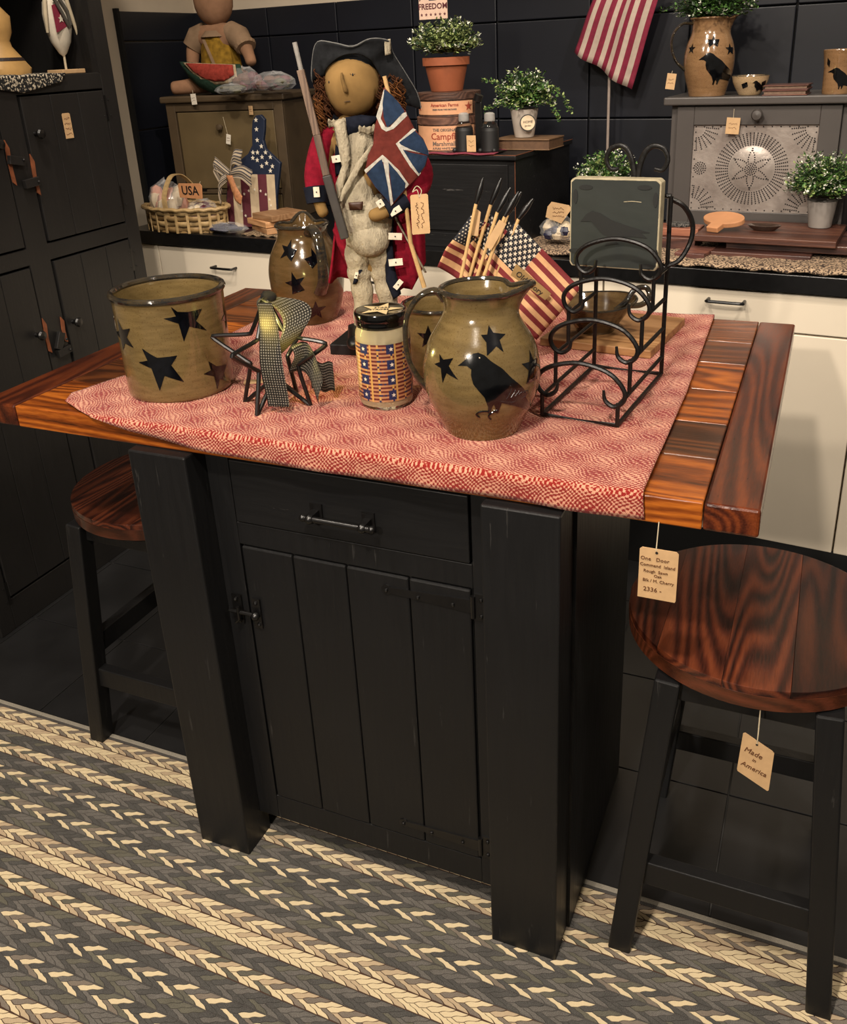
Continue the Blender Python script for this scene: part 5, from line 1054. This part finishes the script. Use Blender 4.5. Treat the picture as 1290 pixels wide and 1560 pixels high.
lb=build('round_label',MB().lathe([(0,.0235),(.0018,.0235)],28),plain('black_badge','1a1714',.5),t,loc=(.026,-.036,.042)); lb.rotation_euler=(PI/2-.15,0,.62)
build('label_face',MB().lathe([(.0018,.0205),(.0026,.0205)],28),plain('badge_face','c9b495',.6),lb); text('lettering','HOME',.010,M_ink,lb,(0,.002,.003),(0,0,0)); text('lettering','garden',.007,M_ink,lb,(0,-.008,.003),(0,0,0))
# large flag on a dowel
t=bth('wall_flag','large stars and stripes flag hanging upside down on a tall dowel','flag',.611,.56,CZ)
M_lfr=plain('flag_rose_red','7b1b34',.85,.15,80); M_lfc=plain('flag_off_white','b7a596',.85,.06,80)
build('dowel',MB().tube([(0,0,0),(-.002,0,.72)],.0045,10),plain('grey_dowel','8d7f76',.6,.1,60),t,smooth=True)
# corner points relative to the dowel foot
tl,bl,br,tr=[(-.035,.705),(-.113,.525),(.072,.408),(.150,.60)]
def lf(u,v):
    a=Vector((tl[0],0,tl[1])).lerp(Vector((tr[0]+.01,0,tr[1]+.11)),u); b=Vector((bl[0],0,bl[1])).lerp(Vector((br[0],0,br[1])),u); q=a.lerp(b,v); q.y=-.020-.012*math.sin(u*11)-.008*math.sin(v*5); q.z-=.003*math.sin(u*11)*v; return q
build('cloth',MB().grid(lf,39,12,matfn=lambda i,j:0 if (i//3)%2==0 else 1),[M_lfr,M_lfc],t,smooth='all',solid=.0012,fixn=False)
t=bth('small_white_plant','small white flowered plant behind the iron rack scrolls','plant',.685,.33,CZ,0,'potted plants on the back counter')
flowerpot(t,[(0,.035),(.08,.046),(.11,.05)],plain('grey_ceramic','7d7670',.5)); foliage(t,(.0,0,.18),(.10,.08,.085),260,[M_leaf1,M_leaf2,M_leaf3,M_flow],.011,8,flowers=.25)
packet('wrapped_packet','clear packet with cream and black bits behind the iron rack',.612,.135,CZ+.018,(.12,.08,.075),[PC,PV,PC],0,9)
t=bth('packet_label','crumpled kraft card standing on the clear packet by the iron rack','label',.624,.10,1.027,.0)
build('card',MB().ext([(-.040,-.018),(.008,-.034),(.038,.008),(.030,.018),(-.022,.026),(-.034,.012)],0,.0015,fr=lambda a,b,c:(a,c,b)),M_tag,t); rd=random.Random(2); m=MB()
for k in range(3): m.tube(scribble(-.018,.016,.008-.011*k,.006,rd,-.0009),.0005,4)
build('handwriting',m,M_brownink,t)
def woven(nm,label,s0,s1,d0,d1,z,seed,grp=None):
    W=s1-s0
    o=build(nm,MB().grid(lambda u,v:(W*u,(d1-d0)*v+(-.004 if v<.05 else 0),.003+.005*(1-v)*abs(math.sin(u*W*38+seed))-(.0 if v>.04 else .004)),int(W*160),12),speckle('braided_mat_%d'%seed,'2f2119','a88f74',190,.5),None,smooth='all',solid=.006,loc=bk(s0,d0,z),rz=AL,fixn=False); tag(o,label,'mat',grp)
woven('braided_mat','brown braided mat under the clear packet behind the rack',.50,.70,.035,.25,CZ+.004,1)
woven('braided_mat','long tan and brown braided mat along the counter at the right',.90,1.60,.012,.30,CZ+.004,2)
# stacked boards on the right
M_cb=wood('walnut_board','6e4636','50302a','2f1a16','X',.4,1,.05); M_cb2=wood('cherry_board','8a5840','6b3f2f','47271d','X',.45,1,0)
for lab,s0,s1,d0,d1,z0,z1,mt,rz in (('big walnut cutting board on top of the stack at the right',1.0,1.355,.13,.375,.958,.975,M_cb2,.0),('dark board under the big walnut board at the right',1.05,1.30,.115,.33,.9205,.936,M_cb,.02),('middle board hidden under the walnut board',1.08,1.40,.16,.37,.9365,.9575,M_cb,.0),('reddish board at the rear left of the stack by the pewter cupboard',.86,.997,.19,.265,.9565,.978,M_cb2,0),('brown block lying at the left end of the board stack',.965,1.045,.07,.17,.9205,.938,M_cb,-.1),('lower rear board left of the walnut board',.865,.995,.17,.265,.9205,.956,M_cb,0)):
    o=build('wooden_board',MB().bb(0,s1-s0,0,d1-d0,0,z1-z0),mt,None,bevel=.002,loc=bk(s0,d0,z0),rz=AL+rz); tag(o,lab,'cutting board','stacked boards at the right')
# pewter cupboard
M_pw_=plain('pewter_paint','45403d',.45,.06,14,bump=.08); M_pwd=plain('pewter_edge','39302d',.5)
t=bth('pewter_cupboard','grey painted cupboard with a punched tin star door at the right','cupboard',.853,.40,CZ); W=.485; H=.374; D=.235
build('carcass',MB().bb(0,W,.004,D,0,H),M_pwd,t,bevel=.002)
for q0,q1 in ((0,.0165),(W-.029,W)): build('side_stile',MB().bb(q0,q1,-.002,.0038,0,H),M_pw_,t,bevel=.001)
dr=build('door',MB().bb(.0185,.067,-.014,.0,.03,H-.003).bb(.4015,.4545,-.014,0,.03,H-.003).bb(.0671,.4014,-.0138,0,.03,.0815).bb(.0671,.4014,-.0138,0,.320,H-.003),M_pw_,t,bevel=.0015)
build('bottom_rail',MB().bb(.017,W-.0295,-.002,.0038,0,.029),M_pw_,t,bevel=.001)
build('top_slab',MB().bb(-.019,W+.019,-.03,D,H,H+.022),M_pw_,t,bevel=.004)
build('knob',MB().lathe([(0,.008),(.010,.007),(.016,.014),(.026,.016),(.034,.012),(.036,0)],18),M_pw_,dr,smooth=True,loc=(.243,-.014,H-.026)).rotation_euler=(PI/2,0,0)
mt,tt=newmat('punched_tin'); oc=tt.add('ShaderNodeTexCoord').outputs['Object']; n1=tt.noise(oc,12,4,.6); tt.set('Base Color',tt.ramp(n1,[(.3,sc('857a73')),(.7,sc('aaa098'))])); tt.set('Metallic',.45); tt.set('Roughness',.38); tt.bump(n1,.5,.006)
x0,x1,z0,z1=.067,.4015,.0815,.320; cx,cz=(x0+x1)/2,(z0+z1)/2; RR=.060
def tinf(u,v):
    x=x0+(x1-x0)*u; z=z0+(z1-z0)*v; r_=math.hypot(x-cx,z-cz); return (x,-.006-(.008*math.sqrt(max(0,1-(r_/RR)**2)) if r_<RR else 0),z)
tin=build('tin_panel',MB().grid(tinf,48,36),mt,dr,smooth='all',fixn=False)
pts=[]
for k in range(60):
    a=2*PI*k/60
    for j in range(7): r_=.066+.0052*j; pts.append((cx+r_*math.cos(a),cz+r_*math.sin(a)))
for k in range(6):
    a=PI/2+2*PI*k/6
    for j in range(6):
        for s_ in (-1,1): r_=.022+.0058*j; b=a+s_*(.40-.075*j); pts.append((cx+r_*math.cos(b),cz+r_*math.sin(b)))
    pts.append((cx+.056*math.cos(a),cz+.056*math.sin(a)))
for rr,n in ((.0,1),(.005,6),(.010,11),(.0155,16)):
    for k in range(n): pts.append((cx+rr*math.cos(2*PI*k/n),cz+rr*math.sin(2*PI*k/n)))
for sx,ox in ((1,x0),(-1,x1)):
    for sz,oz in ((1,z0),(-1,z1)):
        for k in range(7):
            a=math.radians(4+82*k/6)
            for j in range(7):
                r_=.030+.0055*j; px,pz=ox+sx*(.006+r_*math.cos(a)),oz+sz*(.006+r_*math.sin(a))
                if math.hypot(px-cx,pz-cz)>.104: pts.append((px,pz))
    for rr,n in ((.0,1),(.006,6),(.011,11),(.0165,16)):
        for k in range(n): pts.append((ox+sx*.024+rr*math.cos(2*PI*k/n),cz+rr*math.sin(2*PI*k/n)))
n=14
for k in range(n+1):
    pts.append((x0+.006+(x1-x0-.012)*k/n,z0+.005)); pts.append((x0+.006+(x1-x0-.012)*k/n,z1-.005))
for k in range(9): pts.append((x0+.006,z0+.02+(z1-z0-.04)*k/8)); pts.append((x1-.006,z0+.02+(z1-z0-.04)*k/8))
m=MB()
for px,pz in pts:
    r_=math.hypot(px-cx,pz-cz); y=-.0062-(.008*math.sqrt(max(0,1-(r_/RR)**2)) if r_<RR else 0)
    m.add([(px+.0021*math.cos(a),y-.0006,pz+.0021*math.sin(a)) for a in [i*PI/3 for i in range(6)]]+[(px,y-.0001,pz)],[(i,(i+1)%6,6) for i in range(6)])
o=build('punched_holes',m,plain('hole_dark','171110',.8),tin,fixn=False); o['kind']='stuff'
tagp('price_tag','kraft price tag hanging over the punched tin door',1.031,0.375,1.233,.037,.044,-.05,M_tag,string=(.0,.045))
tagp('price_tag','kraft price tag hanging at the left end of the pewter cupboard top',0.855,0.36,1.354,.026,.042,-.12,M_tag,string=(.003,.028))
# pottery on the pewter cupboard
ST=CZ+.3965
RJ=[(0,.050),(.02,.055),(.06,.066),(.10,.069),(.135,.063),(.165,.052),(.19,.052),(.200,.058)]
t=pot('plant_pitcher','tan stoneware crow pitcher filled with a white flowered plant','pitcher',bk(.940,.435,ST),RJ,(M_stoneB,M_stoneB),.003,48,jwarp(.25,.006,.016,.004,.2))
hd=Vector((math.cos(math.radians(200)),math.sin(math.radians(200)),0))
handle(t,[hd*r_+Vector((0,0,z)) for r_,z in ((.050,.190),(.080,.190),(.103,.165),(.106,.13),(.092,.095),(.066,.070))],.007,M_rim,.5)
minicrow(t,RJ,.010,.030,.098)
for a,z,s_ in ((-75,.142,.016),(-130,.125,.014),(-30,.12,.017)): decal_star('painted_star',a,z,s_,RJ,M_gl,t)
foliage(t,(.0,0,.235),(.115,.10,.085),330,[M_leaf1,M_leaf3,M_leaf3,M_flow],.012,11,flowers=.3,trail=([(-.02,-.02,.21),(-.08,-.04,.235),(-.13,-.05,.225)],[(.03,-.02,.22),(.09,-.03,.24),(.12,-.03,.22)]))
BP=[(0,.028),(.004,.031),(.03,.045),(.050,.050)]
t=pot('small_crow_bowl','small cream stoneware bowl painted with a crow and a flag','bowl',bk(1.058,.43,ST),BP,(stoneware('cream_stoneware','b39a78','a58a66',.25),M_rim),.002,36)
minicrow(t,BP,.012,.009,.034); decal_abs('painted_flag',[(-115,.030),(-95,.036),(-92,.024),(-112,.018)],BP,M_crow,t); decal_abs('painted_flag',[(-45,.034),(-28,.038),(-22,.026),(-42,.022)],BP,M_crow,t)
for k,(z,h,dx) in enumerate(((0,.014,0),(.0145,.012,.002))):
    t=bth('small_book',['lower','upper'][k]+' thin brown book stacked beside the crow bowl','book',1.158+dx,.392,ST+z,0,'thin books on the pewter cupboard')
    build('cover',MB().bb(-.056,.058,-.02,.07,0,.0025),M_cb,t); build('cover',MB().bb(-.056,.058,-.02,.07,h-.0025,h),M_cb,t); build('pages',MB().bb(-.052,.054,-.017,.068,.0025,h-.0025),plain('aged_pages','6f5848',.8,.2,200),t)
TP=[(0,.034),(.004,.036),(.06,.037),(.095,.041),(.108,.043)]
t=pot('crow_tumbler','tan stoneware tumbler painted with a crow at the far right','tumbler',bk(1.282,.425,ST),TP,(M_stoneB,M_stoneB),.002,36)
minicrow(t,TP,-.002,.012,.062); decal_abs('painted_flag',[(-48,.075),(-20,.085),(-15,.060),(-42,.055)],TP,M_crow,t); decal_abs('painted_flag',[(-136,.090),(-124,.082),(-126,.066),(-138,.074)],TP,M_crow,t)
# things on the walnut board
BT=.9765
t=bth('grey_pot_plant','large white flowered plant in a grey ceramic pot on the walnut board','plant',1.292,.318,BT,0,'potted plants on the back counter')
flowerpot(t,[(0,.028),(.003,.0295),(.07,.038),(.0705,.039)],plain('grey_marbled_pot','8b857f',.5,.18,14))
foliage(t,(.0,0,.115),(.105,.085,.085),380,[M_leaf1,M_leaf2,M_leaf3,M_flow],.011,13,flowers=.32)
t=bth('oval_board','small oval light wooden paddle board leaning on the walnut board','cutting board',1.048,.185,BT+.002,-.35)
M_ob=plain('maple_board','b37f58',.5,.1,20)
R=Matrix.Rotation(.33,3,'X')
pl=[(.060*math.cos(a),.038+.034*math.sin(a)) for a in [2*PI*k/28 for k in range(28)]]
build('paddle',MB().ext(pl,0.006,.020,fr=lambda a,b,c:tuple(R@Vector((a,b,c)))),M_ob,t,bevel=.002); build('handle',MB().ext([(-.017,-.022),(.017,-.022),(.019,.008),(-.019,.008)],.0055,.0205,fr=lambda a,b,c:tuple(R@Vector((a,b,c)))),M_ob,t,bevel=.002)
t=bth('small_dish','small dark oval dish on the walnut board','dish',1.162,.235,BT); build('dish',MB().lathe([(0,.001),(0,.028),(.006,.036),(.013,.044),(.014,.042),(.008,.033),(.004,.001)],32,sy=.6),stoneware('dark_dish_glaze','3a2c26','2a201c',.2),t,smooth=True)
t=bth('coaster','small black woven coaster by the left foot of the pewter cupboard','coaster',.935,.222,.9785); build('disc',MB().lathe([(0,.032),(.005,.034),(.010,.032),(.010,0)],24,sy=.6),speckle('coaster_weave','0d0d0f','5d5a55',260),t)
